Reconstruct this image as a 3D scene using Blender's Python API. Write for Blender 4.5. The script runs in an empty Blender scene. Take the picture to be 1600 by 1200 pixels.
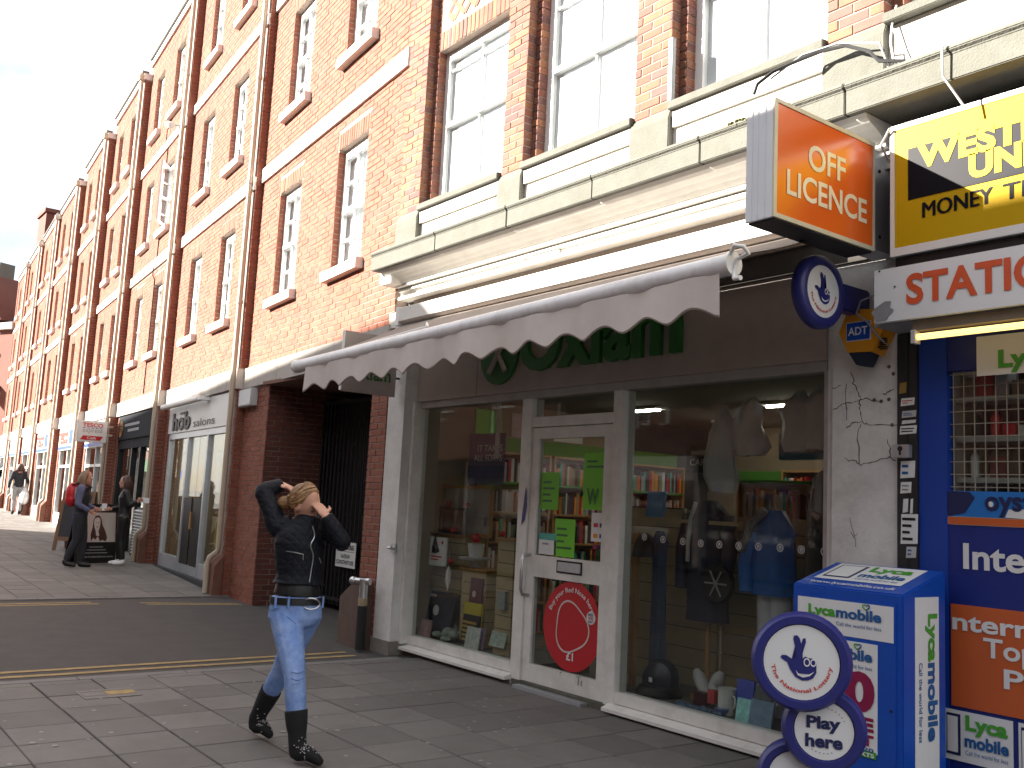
import bpy, bmesh, math, random
import numpy as np
from mathutils import Vector, Matrix
random.seed(7)
SC = bpy.context.scene
COL = SC.collection
# ------------------------------------------------------------------ camera
FPX, YAW, PITCH, ROLL, EYE = 1500.0, math.radians(52.853), math.radians(7.215), math.radians(2.884), 1.6
_f = Vector((-math.sin(YAW)*math.cos(PITCH), math.cos(YAW)*math.cos(PITCH), math.sin(PITCH)))
_r0 = Vector((math.cos(YAW), math.sin(YAW), 0)); _u0 = _r0.cross(_f)
_r = _r0*math.cos(ROLL)+_u0*math.sin(ROLL); _u = _u0*math.cos(ROLL)-_r0*math.sin(ROLL)
EYEP = Vector((0, 0, EYE))
cam = bpy.data.cameras.new('camera'); cam.sensor_width = 36; cam.lens = 36*FPX/1600; cam.clip_start = .05; cam.clip_end = 3000
camo = bpy.data.objects.new('camera', cam); COL.objects.link(camo); SC.camera = camo
camo.matrix_world = Matrix(((_r.x, _u.x, -_f.x, 0), (_r.y, _u.y, -_f.y, 0), (_r.z, _u.z, -_f.z, EYE), (0, 0, 0, 1)))
# ------------------------------------------------------------------ sun, sky, exposure
SUN_EL, SUN_AZ = math.radians(23), math.radians(35)      # azimuth from the shop fronts' normal towards the far end of the street
SUND = Vector((-math.sin(SUN_AZ)*math.cos(SUN_EL), -math.cos(SUN_AZ)*math.cos(SUN_EL), math.sin(SUN_EL)))
sl = bpy.data.lights.new('sun', 'SUN'); sl.energy = 5.0; sl.angle = math.radians(.5); sl.color = (1, .93, .82)
so = bpy.data.objects.new('sun', sl); COL.objects.link(so); so.rotation_euler = SUND.to_track_quat('Z', 'Y').to_euler()
W = bpy.data.worlds.new('World'); SC.world = W; W.use_nodes = True
nt = W.node_tree; nt.nodes.clear()
def N(tree, typ, **kw):
    n = tree.nodes.new(typ)
    for k, v in kw.items():
        if k in n.inputs: n.inputs[k].default_value = v
        else: setattr(n, k, v)
    return n
sky = N(nt, 'ShaderNodeTexSky', sky_type='NISHITA', sun_disc=False, sun_elevation=SUN_EL, sun_rotation=math.atan2(SUND.x, SUND.y), air_density=1.0, dust_density=1.2)
tc = N(nt, 'ShaderNodeTexCoord'); nz = N(nt, 'ShaderNodeTexNoise', Scale=2.6, Detail=7.0, Roughness=.55)
mp = N(nt, 'ShaderNodeMapping'); mp.inputs['Scale'].default_value = (1, 1, 1.6); mp.inputs['Location'].default_value = (3.1, 1.2, .4)
rp = N(nt, 'ShaderNodeValToRGB'); rp.color_ramp.elements[0].position = .31; rp.color_ramp.elements[1].position = .49
mx = N(nt, 'ShaderNodeMix', data_type='RGBA'); bg = N(nt, 'ShaderNodeBackground', Strength=.05); wo = N(nt, 'ShaderNodeOutputWorld')
L = nt.links.new
L(tc.outputs['Generated'], mp.inputs['Vector']); L(mp.outputs['Vector'], nz.inputs['Vector']); L(nz.outputs['Fac'], rp.inputs['Fac'])
L(rp.outputs['Color'], mx.inputs['Factor']); L(sky.outputs['Color'], mx.inputs[6]); mx.inputs[7].default_value = (5.9, 5.95, 6.0, 1)
L(mx.outputs[2], bg.inputs['Color']); L(bg.outputs['Background'], wo.inputs['Surface'])
vs = SC.view_settings; vs.view_transform = 'Standard'; vs.look = 'None'; vs.exposure = 2.4; vs.gamma = 1; vs.use_curve_mapping = False
SC.cycles.use_denoising = True; SC.cycles.max_bounces = 8; SC.cycles.transparent_max_bounces = 16; SC.cycles.sample_clamp_indirect = 6
SC.cycles.caustics_reflective = False; SC.cycles.caustics_refractive = False
# ------------------------------------------------------------------ helpers
def ray(px, py): return (_f*FPX+_r*(px-800)+_u*(600-py)).normalized()
def at_y(px, py, Y): d = ray(px, py); return EYEP+d*(Y/d.y)
def at_x(px, py, X): d = ray(px, py); return EYEP+d*(X/d.x)
def at_z(px, py, Z): d = ray(px, py); return EYEP+d*((Z-EYE)/d.z)
def at_pl(px, py, P, n): d = ray(px, py); return EYEP+d*((Vector(P)-EYEP).dot(n)/d.dot(n))
def proj(p):
    v = Vector(p)-EYEP; k = v.dot(_f)
    if k < .05: return None
    return 800+FPX*v.dot(_r)/k, 600-FPX*v.dot(_u)/k, k
def gz(x): return 0 if x > -14.5 else min(.46, (-14.5-x)*.025)
def lin(c): return tuple((v/12.92 if v <= .04045 else ((v+.055)/1.055)**2.4) for v in c)
def hexc(h): return lin([int(h[i:i+2], 16)/255 for i in (0, 2, 4)])
MATS = {}
def mat(name, col, rough=.7, var=.15, scale=6.0, bump=.0, bscale=60.0, metal=0.0, spec=.5, emit=0.0, dirt=None, dirtamt=.0, dscale=1.2, coat=0.0, island=0.0):
    """plain surface: base colour with soft mottling (var), optional dirt tone, fine relief"""
    if name in MATS: return MATS[name]
    m = bpy.data.materials.new(name); m.use_nodes = True; t = m.node_tree; b = t.nodes['Principled BSDF']; k = t.links.new
    b.inputs['Roughness'].default_value = rough; b.inputs['Metallic'].default_value = metal; b.inputs['Specular IOR Level'].default_value = spec
    b.inputs['Coat Weight'].default_value = coat
    g = N(t, 'ShaderNodeNewGeometry')
    n1 = N(t, 'ShaderNodeTexNoise', Scale=scale, Detail=6.0, Roughness=.65); k(g.outputs['Position'], n1.inputs['Vector'])
    r1 = N(t, 'ShaderNodeMapRange'); r1.inputs[1].default_value = .25; r1.inputs[2].default_value = .75; r1.inputs[3].default_value = 1-var; r1.inputs[4].default_value = 1+var
    k(n1.outputs['Fac'], r1.inputs[0])
    hv = N(t, 'ShaderNodeHueSaturation'); hv.inputs['Color'].default_value = (*col, 1); k(r1.outputs[0], hv.inputs['Value'])
    out = hv.outputs['Color']
    if island:
        oi = N(t, 'ShaderNodeObjectInfo'); ad = N(t, 'ShaderNodeMath', operation='ADD'); fr = N(t, 'ShaderNodeMath', operation='FRACT')
        k(oi.outputs['Random'], ad.inputs[0]); k(g.outputs['Random Per Island'], ad.inputs[1]); k(ad.outputs[0], fr.inputs[0])
        r2 = N(t, 'ShaderNodeMapRange'); r2.inputs[3].default_value = 1-island; r2.inputs[4].default_value = 1+island; k(fr.outputs[0], r2.inputs[0])
        h2 = N(t, 'ShaderNodeHueSaturation'); k(out, h2.inputs['Color']); k(r2.outputs[0], h2.inputs['Value']); out = h2.outputs['Color']
    if dirt:
        n2 = N(t, 'ShaderNodeTexNoise', Scale=dscale, Detail=8.0, Roughness=.7); k(g.outputs['Position'], n2.inputs['Vector'])
        r3 = N(t, 'ShaderNodeMapRange'); r3.inputs[1].default_value = .45; r3.inputs[2].default_value = .72; r3.inputs[3].default_value = 0; r3.inputs[4].default_value = dirtamt
        k(n2.outputs['Fac'], r3.inputs[0])
        mm = N(t, 'ShaderNodeMix', data_type='RGBA'); k(r3.outputs[0], mm.inputs['Factor']); k(out, mm.inputs[6]); mm.inputs[7].default_value = (*dirt, 1); out = mm.outputs[2]
    k(out, b.inputs['Base Color'])
    if emit: b.inputs['Emission Strength'].default_value = emit; b.inputs['Emission Color'].default_value = (*col, 1)
    if bump:
        n3 = N(t, 'ShaderNodeTexNoise', Scale=bscale, Detail=4.0); k(g.outputs['Position'], n3.inputs['Vector'])
        bp = N(t, 'ShaderNodeBump', Strength=bump, Distance=.01); k(n3.outputs['Fac'], bp.inputs['Height']); k(bp.outputs['Normal'], b.inputs['Normal'])
    MATS[name] = m; return m
def brickmat(name, stops, var=.18):
    m = bpy.data.materials.new(name); m.use_nodes = True; t = m.node_tree; b = t.nodes['Principled BSDF']; k = t.links.new
    b.inputs['Roughness'].default_value = .85
    g = N(t, 'ShaderNodeNewGeometry'); oi = N(t, 'ShaderNodeObjectInfo'); ad = N(t, 'ShaderNodeMath', operation='ADD'); fr = N(t, 'ShaderNodeMath', operation='FRACT')
    k(oi.outputs['Random'], ad.inputs[0]); k(g.outputs['Random Per Island'], ad.inputs[1]); k(ad.outputs[0], fr.inputs[0])
    r = N(t, 'ShaderNodeValToRGB'); r.color_ramp.interpolation = 'LINEAR'
    while len(r.color_ramp.elements) < len(stops): r.color_ramp.elements.new(.5)
    for e, (p, c) in zip(r.color_ramp.elements, stops): e.position = p; e.color = (*c, 1)
    k(fr.outputs[0], r.inputs['Fac'])
    n1 = N(t, 'ShaderNodeTexNoise', Scale=9.0, Detail=8.0, Roughness=.7); k(g.outputs['Position'], n1.inputs['Vector'])
    n4 = N(t, 'ShaderNodeTexNoise', Scale=.7, Detail=4.0); k(g.outputs['Position'], n4.inputs['Vector'])
    mu = N(t, 'ShaderNodeMath', operation='ADD'); k(n1.outputs['Fac'], mu.inputs[0]); k(n4.outputs['Fac'], mu.inputs[1])
    r1 = N(t, 'ShaderNodeMapRange'); r1.inputs[1].default_value = .6; r1.inputs[2].default_value = 1.4; r1.inputs[3].default_value = 1-var*1.6; r1.inputs[4].default_value = 1+var*1.6
    k(mu.outputs[0], r1.inputs[0])
    hv = N(t, 'ShaderNodeHueSaturation'); k(r.outputs['Color'], hv.inputs['Color']); k(r1.outputs[0], hv.inputs['Value']); k(hv.outputs['Color'], b.inputs['Base Color'])
    n3 = N(t, 'ShaderNodeTexNoise', Scale=90.0, Detail=4.0); k(g.outputs['Position'], n3.inputs['Vector'])
    bp = N(t, 'ShaderNodeBump', Strength=.5, Distance=.006); k(n3.outputs['Fac'], bp.inputs['Height']); k(bp.outputs['Normal'], b.inputs['Normal'])
    MATS[name] = m; return m
def glassmat(name, tint, rough=.015, ior=1.5, extra=0.0):
    m = bpy.data.materials.new(name); m.use_nodes = True; t = m.node_tree; t.nodes.clear(); k = t.links.new
    o = N(t, 'ShaderNodeOutputMaterial'); mi = N(t, 'ShaderNodeMixShader'); tr = N(t, 'ShaderNodeBsdfTransparent'); gl = N(t, 'ShaderNodeBsdfGlossy', Roughness=rough)
    tr.inputs['Color'].default_value = (*tint, 1); gl.inputs['Color'].default_value = (.95, .97, 1, 1)
    lw = N(t, 'ShaderNodeLayerWeight', Blend=.5); fr = N(t, 'ShaderNodeMath', operation='POWER'); fr.inputs[1].default_value = 5.0
    ma = N(t, 'ShaderNodeMath', operation='MULTIPLY_ADD', use_clamp=True); ma.inputs[1].default_value = .92; ma.inputs[2].default_value = .035+extra
    k(lw.outputs['Facing'], fr.inputs[0]); k(fr.outputs[0], ma.inputs[0]); k(ma.outputs[0], mi.inputs[0]); k(tr.outputs[0], mi.inputs[1]); k(gl.outputs[0], mi.inputs[2]); k(mi.outputs[0], o.inputs['Surface'])
    MATS[name] = m; return m
def tag(o, label=None, cat=None, group=None, kind=None):
    if label: o['label'] = label
    if cat: o['category'] = cat
    if group: o['group'] = group
    if kind: o['kind'] = kind
    return o
ORG = {}
def thing(name, label, cat, loc=(0, 0, 0), group=None):
    o = bpy.data.objects.new(name, None); COL.objects.link(o); o.location = loc; ORG[o.name] = Vector(loc); o.empty_display_size = .1
    return tag(o, label, cat, group)
class MB:
    """mesh collector; points may be mapped by a matrix first"""
    def __init__(s, M=None): s.v = []; s.f = []; s.M = M; s.sm = []
    def add(s, vs, fs, smooth=False):
        o = len(s.v); s.v += [tuple(s.M @ Vector(p)) if s.M else tuple(p) for p in vs]
        s.f += [tuple(i+o for i in q) for q in fs]; s.sm += [smooth]*len(fs); return s
    def box(s, x0, x1, y0, y1, z0, z1):
        if x1 < x0: x0, x1 = x1, x0
        if y1 < y0: y0, y1 = y1, y0
        if z1 < z0: z0, z1 = z1, z0
        return s.add([(x0, y0, z0), (x1, y0, z0), (x1, y1, z0), (x0, y1, z0), (x0, y0, z1), (x1, y0, z1), (x1, y1, z1), (x0, y1, z1)],
                     [(0, 3, 2, 1), (4, 5, 6, 7), (0, 1, 5, 4), (1, 2, 6, 5), (2, 3, 7, 6), (3, 0, 4, 7)])
    def prism(s, pts, d):
        """closed polygon (list of 3-D points) swept by vector d"""
        n = len(pts); d = Vector(d); a = [Vector(p) for p in pts]
        return s.add([*a, *[p+d for p in a]], [tuple(range(n))[::-1], tuple(range(n, 2*n))]+[(i, (i+1) % n, n+(i+1) % n, n+i) for i in range(n)])
    def tube(s, path, r, n=10, smooth=True, cap=True, side=None, ry=None):
        """rings along a path; r one radius or a list; ry second radius for ellipses, side the direction of r"""
        P = [Vector(p) for p in path]; m = len(P); R = r if isinstance(r, (list, tuple)) else [r]*m; RY = ry if ry is not None else R
        if not isinstance(RY, (list, tuple)): RY = [RY]*m
        vs = []; prev = None
        for i, p in enumerate(P):
            t = (P[min(i+1, m-1)]-P[max(i-1, 0)]).normalized()
            h = Vector(side) if side is not None else (prev if prev is not None else (Vector((0, 0, 1)) if abs(t.z) < .9 else Vector((1, 0, 0))))
            a = h-t*h.dot(t)
            if a.length < 1e-4: a = t.orthogonal()
            a.normalize(); b = t.cross(a); prev = a
            vs += [p+a*(math.cos(q)*R[i])+b*(math.sin(q)*RY[i]) for q in [2*math.pi*j/n for j in range(n)]]
        fs = [(i*n+j, i*n+(j+1) % n, (i+1)*n+(j+1) % n, (i+1)*n+j) for i in range(m-1) for j in range(n)]
        if cap: fs += [tuple(range(n))[::-1], tuple(range((m-1)*n, m*n))]
        return s.add(vs, fs, smooth)
    def ball(s, c, rx, ry=None, rz=None, n=12, m=8, R=None):
        ry = ry or rx; rz = rz or rx; c = Vector(c); vs = []
        for i in range(m+1):
            th = math.pi*i/m
            for j in range(n):
                p = Vector((rx*math.sin(th)*math.cos(2*math.pi*j/n), ry*math.sin(th)*math.sin(2*math.pi*j/n), rz*math.cos(th)))
                vs.append(c+(R @ p if R else p))
        return s.add(vs, [(i*n+j, (i+1)*n+j, (i+1)*n+(j+1) % n, i*n+(j+1) % n) for i in range(m) for j in range(n)], True)
    def lathe(s, c, prof, n=20, ax=(0, 0, 1)):
        ax = Vector(ax).normalized(); a = ax.orthogonal().normalized(); b = ax.cross(a); c = Vector(c); m = len(prof)
        vs = [c+ax*h+(a*math.cos(2*math.pi*j/n)+b*math.sin(2*math.pi*j/n))*r for r, h in prof for j in range(n)]
        return s.add(vs, [(i*n+j, i*n+(j+1) % n, (i+1)*n+(j+1) % n, (i+1)*n+j) for i in range(m-1) for j in range(n)]+[tuple(range(n))[::-1], tuple(range((m-1)*n, m*n))], True)
    def build(s, name, material, parent=None, bevel=0, kind=None, label=None, loc=None):
        me = bpy.data.meshes.new(name); org = Vector((0, 0, 0))
        if parent is not None: org = ORG[parent.name]
        elif loc is not None: org = Vector(loc)
        elif s.v:
            a = np.array(s.v); org = Vector(((a[:, 0].min()+a[:, 0].max())/2, (a[:, 1].min()+a[:, 1].max())/2, a[:, 2].min()))
        a = np.array(s.v)-np.array(org) if s.v else np.zeros((0, 3))
        me.from_pydata(a.tolist(), [], s.f)
        if any(s.sm): me.polygons.foreach_set('use_smooth', s.sm)
        if bevel:
            bm = bmesh.new(); bm.from_mesh(me); bmesh.ops.remove_doubles(bm, verts=bm.verts, dist=1e-5)
            bmesh.ops.recalc_face_normals(bm, faces=bm.faces)
            es = [e for e in bm.edges if len(e.link_faces) == 2 and e.calc_face_angle(0) > .6]
            bmesh.ops.bevel(bm, geom=es, offset=bevel, segments=2, affect='EDGES', clamp_overlap=True); bm.to_mesh(me); bm.free()
        elif any(s.sm): me.set_sharp_from_angle(angle=math.radians(50))
        o = bpy.data.objects.new(name, me); COL.objects.link(o)
        if parent is not None: o.parent = parent
        else: o.location = org
        ORG[o.name] = org
        me.materials.append(MATS[material] if isinstance(material, str) else material)
        return tag(o, label, kind=kind)
def part(parent, name, material, x0, x1, y0, y1, z0, z1, bevel=0, M=None, label=None): return MB(M).box(x0, x1, y0, y1, z0, z1).build(name, material, parent, bevel, label=label)
FONTC = {}
def text_outline(s, bold=0.0, res=4):
    key = (s, bold)
    if key in FONTC: return FONTC[key]
    c = bpy.data.curves.new('t', 'FONT'); c.body = s; c.size = 1; c.offset = bold; c.resolution_u = res; c.fill_mode = 'FRONT'
    o = bpy.data.objects.new('t', c); COL.objects.link(o); dg = bpy.context.evaluated_depsgraph_get(); dg.update()
    me = o.evaluated_get(dg).to_mesh(); v = np.array([x.co[:] for x in me.vertices]); f = [tuple(p.vertices) for p in me.polygons]
    o.evaluated_get(dg).to_mesh_clear(); bpy.data.objects.remove(o); bpy.data.curves.remove(c)
    FONTC[key] = (v, f); return v, f
def text(name, s, org, right, up, w, h, material, parent, bold=.0, off=.002, depth=0.0, skew=0.0, bend=None):
    """lettering fitted into a w by h rectangle whose lower left corner is org; right and up are unit vectors, faces look along right x up"""
    v, f = text_outline(s, bold); lo = v.min(0); hi = v.max(0); R = Vector(right).normalized(); U = Vector(up).normalized(); Nn = R.cross(U)
    org = Vector(org)+Nn*off; mb = MB(); pts = []
    for p in v:
        a = (p[0]-lo[0])/(hi[0]-lo[0]); b = (p[1]-lo[1])/(hi[1]-lo[1])
        if bend:      # (centre, radius, start angle, end angle) lettering on an arc
            c, rad, a0, a1 = bend; th = a0+(a1-a0)*a; sgn = 1 if a1 < a0 else -1; rr = rad+sgn*(b-.5)*h
            pts.append(Vector(c)+Nn*off+R*(rr*math.cos(th))+U*(rr*math.sin(th)))
        else: pts.append(org+R*(a*w+skew*b*h)+U*(b*h))
    mb.add(pts, f)
    if depth: # solid letters: back outline and sides
        n = len(pts); mb.add([p-Nn*depth for p in pts], [tuple(q[::-1]) for q in f]); cnt = {}
        for q in f:
            for i in range(len(q)):
                e = (q[i], q[(i+1) % len(q)]); cnt[e] = cnt.get(e, 0)+1
        sides = [(e[1], e[0], e[0]+n, e[1]+n) for e in cnt if (e[1], e[0]) not in cnt]
        mb.f += sides; mb.sm += [False]*len(sides)
    return mb.build(name, material, parent)
def ftext(name, s, x0, x1, z0, z1, y, material, parent, bold=0.0, depth=0.0, off=.003):   # on a surface facing the street
    return text(name, s, (x0, y, z0), (1, 0, 0), (0, 0, 1), x1-x0, z1-z0, material, parent, bold, off, depth)
def disc(c, nrm, r, n=32, th=.002, mb=None, up=None):
    mb = mb or MB(); nrm = Vector(nrm).normalized(); up = Vector(up or (0, 0, 1)); a = up.cross(nrm).normalized(); b = nrm.cross(a); c = Vector(c)
    pts = [c+a*(r*math.cos(2*math.pi*i/n))+b*(r*math.sin(2*math.pi*i/n)) for i in range(n)]
    return mb.prism(pts, nrm*th)
def shape(name, pts, org, right, up, material, parent, off=.002, th=.001):
    """flat outline in the plane (right, up) at org"""
    R = Vector(right).normalized(); U = Vector(up).normalized(); Nn = R.cross(U); o = Vector(org)+Nn*off
    P = [o+R*a+U*b for a, b in pts]; mb = MB(); n = len(P)
    bm = bmesh.new(); vs = [bm.verts.new(p) for p in P]; fc = bm.faces.new(vs); bmesh.ops.triangulate(bm, faces=[fc]); bm.verts.index_update()
    mb.add([v.co.copy() for v in bm.verts], [tuple(v.index for v in q.verts) for q in bm.faces]); bm.free()
    return mb.build(name, material, parent)
# bricks ---------------------------------------------------------------------------------------------------
def brick_cells(u0, u1, z0, z1, openings=(), cu=.225, cz=.075, gap=.01, jit=0.0):
    out = []; row = 0; z = z0
    while z+cz*.5 < z1:
        zt = min(z+cz-gap, z1); u = u0-(cu/2 if row % 2 else 0)
        while u < u1-.02:
            segs = [(max(u, u0), min(u+cu-gap, u1))]
            for (a, b, c, d) in openings:
                if zt-.01 > c and z+.01 < d:
                    ns = []
                    for (p, q) in segs:
                        if q <= a or p >= b: ns.append((p, q))
                        else:
                            if p < a-.02: ns.append((p, a-.004))
                            if q > b+.02: ns.append((b+.004, q))
                    segs = ns
            out += [(p, q, z, zt) for p, q in segs if q-p > .02]
            u += cu
        z += cz; row += 1
    return out
BRM = {}
def lay_bricks(cells, owner, materials, keep, name='brick', rest='brickwork', thick=.03, restparent=None):
    """cells: (M, p, q, z0, z1) in wall frames (u, outward, z). The keep largest in view become objects of their own."""
    scored = []
    for i, (M, p, q, a, b) in enumerate(cells):
        c = M @ Vector(((p+q)/2, 0, (a+b)/2)); s = proj(c)
        sc = 0 if (s is None or not (-10 < s[0] < 1610 and -10 < s[1] < 1210)) else (q-p)*(b-a)/s[2]**2*abs((M.to_3x3() @ Vector((0, 1, 0))).dot((EYEP-c).normalized()))
        scored.append((sc, i))
    scored.sort(reverse=True); chosen = set(i for sc, i in scored[:keep] if sc > 0)
    mb = MB(); org = ORG[owner.name]
    for i, (M, p, q, a, b) in enumerate(cells):
        pr = random.uniform(-.0025, .003)
        if i in chosen:
            k = (round(q-p, 2), round(b-a, 3), materials)
            if k not in BRM:
                m2 = MB().box(-k[0]/2, k[0]/2, -thick, 0, -k[1]/2, k[1]/2); me = bpy.data.meshes.new(name); me.from_pydata(m2.v, [], m2.f)
                bm = bmesh.new(); bm.from_mesh(me); bmesh.ops.bevel(bm, geom=[e for e in bm.edges if all(v.co.y > -.001 for v in e.verts)], offset=.003, segments=1, affect='EDGES'); bm.to_mesh(me); bm.free()
                me.materials.append(MATS[materials]); BRM[k] = me
            o = bpy.data.objects.new(name, BRM[k]); COL.objects.link(o); o.parent = owner
            o.matrix_basis = Matrix.Translation(-org) @ M @ Matrix.Translation(((p+q)/2, pr, (a+b)/2)) @ Matrix.Rotation(random.uniform(-.006, .006), 4, 'Y')
        else:
            vs = [M @ Vector(v) for v in ((p, pr, a), (q, pr, a), (q, pr, b), (p, pr, b), (p, -thick, a), (q, -thick, a), (q, -thick, b), (p, -thick, b))]
            n = len(mb.v); mb.v += [tuple(v) for v in vs]
            mb.f += [tuple(n+j for j in q) for q in ((0, 3, 2, 1), (0, 1, 5, 4), (1, 2, 6, 5), (2, 3, 7, 6), (3, 0, 4, 7))]; mb.sm += [False]*5
    if mb.v: mb.build(rest, materials, restparent or owner, kind='stuff')
def frame(P, u, w): # local (u, w, z) -> world
    u = Vector(u); w = Vector(w)
    return Matrix(((u.x, w.x, 0, P[0]), (u.y, w.y, 0, P[1]), (0, 0, 1, P[2] if len(P) > 2 else 0), (0, 0, 0, 1)))
# ------------------------------------------------------------------ materials
mat('pave', (.150, .138, .129), .8, .10, 4, .35, 140, dirt=(.10, .09, .083), dirtamt=.55, dscale=1.7, island=.15)
mat('pave_bed', (.05, .046, .043), .95, .2, 8)
mat('tarmac', (.078, .069, .065), .9, .14, 3, .9, 220, dirt=(.10, .09, .088), dirtamt=.4, dscale=2.5)
mat('road_far', (.045, .043, .043), .9, .14, 3, .6, 200)
mat('kerb', (.17, .16, .155), .85, .15, 6, .3, 90)
mat('yellow_paint', (.36, .25, .10), .85, .25, 9, .4, 160, dirt=(.16, .13, .1), dirtamt=.7, dscale=14)
mat('gum', (.27, .26, .25), .8)
mat('terrain', (.16, .15, .14), .9)
brickmat('red_brick', [(0, (.21, .060, .034)), (.4, (.25, .086, .05)), (.75, (.235, .078, .047)), (1, (.20, .064, .042))], .09)
brickmat('old_brick', [(0, (.13, .06, .055)), (.22, (.22, .08, .055)), (.45, (.27, .11, .06)), (.62, (.17, .08, .07)), (.86, (.28, .12, .06)), (1, (.23, .085, .055))], .22)
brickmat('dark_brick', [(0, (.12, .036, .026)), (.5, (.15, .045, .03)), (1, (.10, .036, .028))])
mat('mortar', (.33, .265, .225), .95, .12, 20, .4, 150)
mat('mortar_dark', (.20, .16, .14), .95, .15, 20, .4, 150)
mat('band', (.50, .46, .42), .85, .10, 4, .25, 120, dirt=(.34, .30, .27), dirtamt=.5, dscale=2.2)
mat('white_paint', (.74, .72, .68), .55, .05, 5, .12, 40, dirt=(.42, .38, .33), dirtamt=.35, dscale=2.2)
mat('upvc', (.78, .78, .77), .35, .03, 4)
mat('stone', (.125, .125, .108), .9, .13, 9, .6, 70, dirt=(.10, .10, .082), dirtamt=.85, dscale=3.2)
mat('stone_dirty', (.13, .125, .10), .95, .25, 14, .8, 60, dirt=(.05, .05, .038), dirtamt=.9, dscale=6)
mat('pier_paint', (.72, .715, .70), .75, .06, 6, .3, 30, dirt=(.42, .40, .37), dirtamt=.55, dscale=3.6)
mat('crack', (.11, .10, .09), .95)
mat('pipe', (.50, .42, .32), .45, .06, 5)
mat('roofing', (.10, .085, .08), .85, .2, 6, .3, 50)
mat('lead', (.13, .125, .12), .6)
mat('dark_metal', (.014, .014, .016), .75, .2, 8)
mat('black', (.006, .006, .007), .5, .2, 8)
mat('black_gloss', (.006, .006, .007), .18, .1, 8)
mat('steel', (.55, .55, .56), .3, .06, 8, metal=1.0)
mat('alu', (.52, .54, .58), .42, .06, 5, metal=.75)
mat('frame_white', (.74, .73, .70), .5, .06, 6, .08, 60, dirt=(.45, .42, .38), dirtamt=.5, dscale=5)
mat('frame_grey', (.40, .37, .35), .5, .06, 6, dirt=(.18, .165, .15), dirtamt=.4, dscale=5)
mat('brown_panel', (.40, .33, .30), .5, .05, 3, dirt=(.31, .25, .225), dirtamt=.5, dscale=4)
mat('canvas', (.30, .245, .215), .85, .07, 5, .3, 300, dirt=(.20, .165, .145), dirtamt=.5, dscale=4)
mat('valance', (.62, .56, .53), .85, .05, 6, .2, 260, dirt=(.55, .49, .45), dirtamt=.5, dscale=5)
mat('curtain', (.80, .80, .80), .9, .06, 12)
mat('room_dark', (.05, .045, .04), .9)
mat('ox_green', (.018, .13, .022), .5, .08, 6)
mat('lime', (.16, .55, .02), .6, .06, 6)
mat('slat', (.42, .34, .19), .6, .08, 5, dirt=(.28, .22, .12), dirtamt=.4)
mat('slat_groove', (.10, .08, .05), .8)
mat('wood', (.42, .22, .08), .5, .15, 12)
mat('cream', (.27, .205, .135), .8, .06, 3)
mat('shop_floor', (.20, .19, .17), .5, .1, 5)
mat('ceiling', (.20, .18, .155), .9, .05, 3)
mat('strip_light', (1, .93, .78), .5, 0, emit=9)
mat('white', (.75, .75, .75), .6, .04, 8)
mat('paper', (.72, .73, .74), .65, .03, 8)
mat('grey', (.3, .3, .31), .6, .06, 6)
mat('light_grey', (.5, .5, .5), .6, .06, 6)
mat('navy', (.012, .018, .045), .7, .2, 12)
mat('lot_blue', (.022, .025, .17), .38, .08, 6)
mat('lyca_blue', (.005, .068, .42), .35, .06, 5)
mat('deep_blue', (.008, .022, .19), .45, .08, 4)
mat('panel_blue', (.008, .05, .34), .4, .06, 4)
mat('oyster_blue', (.015, .17, .55), .4, .06, 4)
mat('logo_navy', (.010, .016, .085), .5)
mat('lyca_green', (.06, .34, .03), .5)
mat('lyca_text', (.012, .10, .30), .5)
mat('orange', (.72, .13, .018), .22, .05, 3)
mat('orange_panel', (.55, .11, .025), .5, .06, 4)
mat('orange_text', (.68, .10, .03), .5)
mat('yellow', (.55, .35, .006), .5, .04, 3, spec=.12); mat('sign_black', (.012, .012, .016), .4, .1, 6, spec=.04)
mat('adt_yellow', (.72, .30, .015), .4, .06, 6)
mat('red', (.50, .012, .02), .45, .05, 6)
mat('magenta', (.25, .005, .06), .5)
mat('maroon', (.12, .008, .02), .7, .2, 10)
mat('red_text', (.55, .03, .02), .5)
mat('cream_text', (.80, .74, .58), .4)
mat('tube_lamp', (1, .70, .22), .5, 0, emit=.42)
mat('jeans', (.15, .25, .53), .85, .14, 9, .7, 24, dirt=(.34, .44, .66), dirtamt=.8, dscale=7)
mat('skin', (.50, .26, .18), .55, .06, 10)
mat('hair_blond', (.22, .115, .045), .55, .3, 40, .7, 120)
mat('hair_brown', (.05, .018, .012), .5, .3, 40, .5, 120)
mat('hair_fair', (.20, .12, .07), .55, .3, 40, .5, 120)
mat('jacket', (.010, .011, .016), .55, .2, 10)
mat('suede', (.006, .006, .007), .9, .2, 20)
mat('denim_dark', (.02, .022, .03), .85, .2, 12)
mat('shirt_print', (.10, .11, .20), .8, .5, 45)
mat('moss', (.06, .06, .012), .95, .3, 30, .8, 80)
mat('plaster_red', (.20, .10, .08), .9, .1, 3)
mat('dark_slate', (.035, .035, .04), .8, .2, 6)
mat('salon_white', (.70, .70, .70), .4, .04, 4)
mat('shop_grey', (.030, .033, .040), .8, .1, 4, spec=.1)
mat('tesco_blue', (.015, .06, .40), .4)
mat('poster_pink', (.45, .32, .32), .6, .3, 8)
mat('photo_dark', (.05, .025, .02), .6, .4, 12)
mat('photo_face', (.62, .55, .52), .6, .05, 12)
mat('poly', (.62, .63, .62), .3, .12, 10)
mat('clear_bag', (.55, .57, .56), .35, .1, 10)
glassmat('glass_shop', (.88, .90, .88), extra=.0)
glassmat('glass_upper', (.95, .97, .98), extra=.03)
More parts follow.
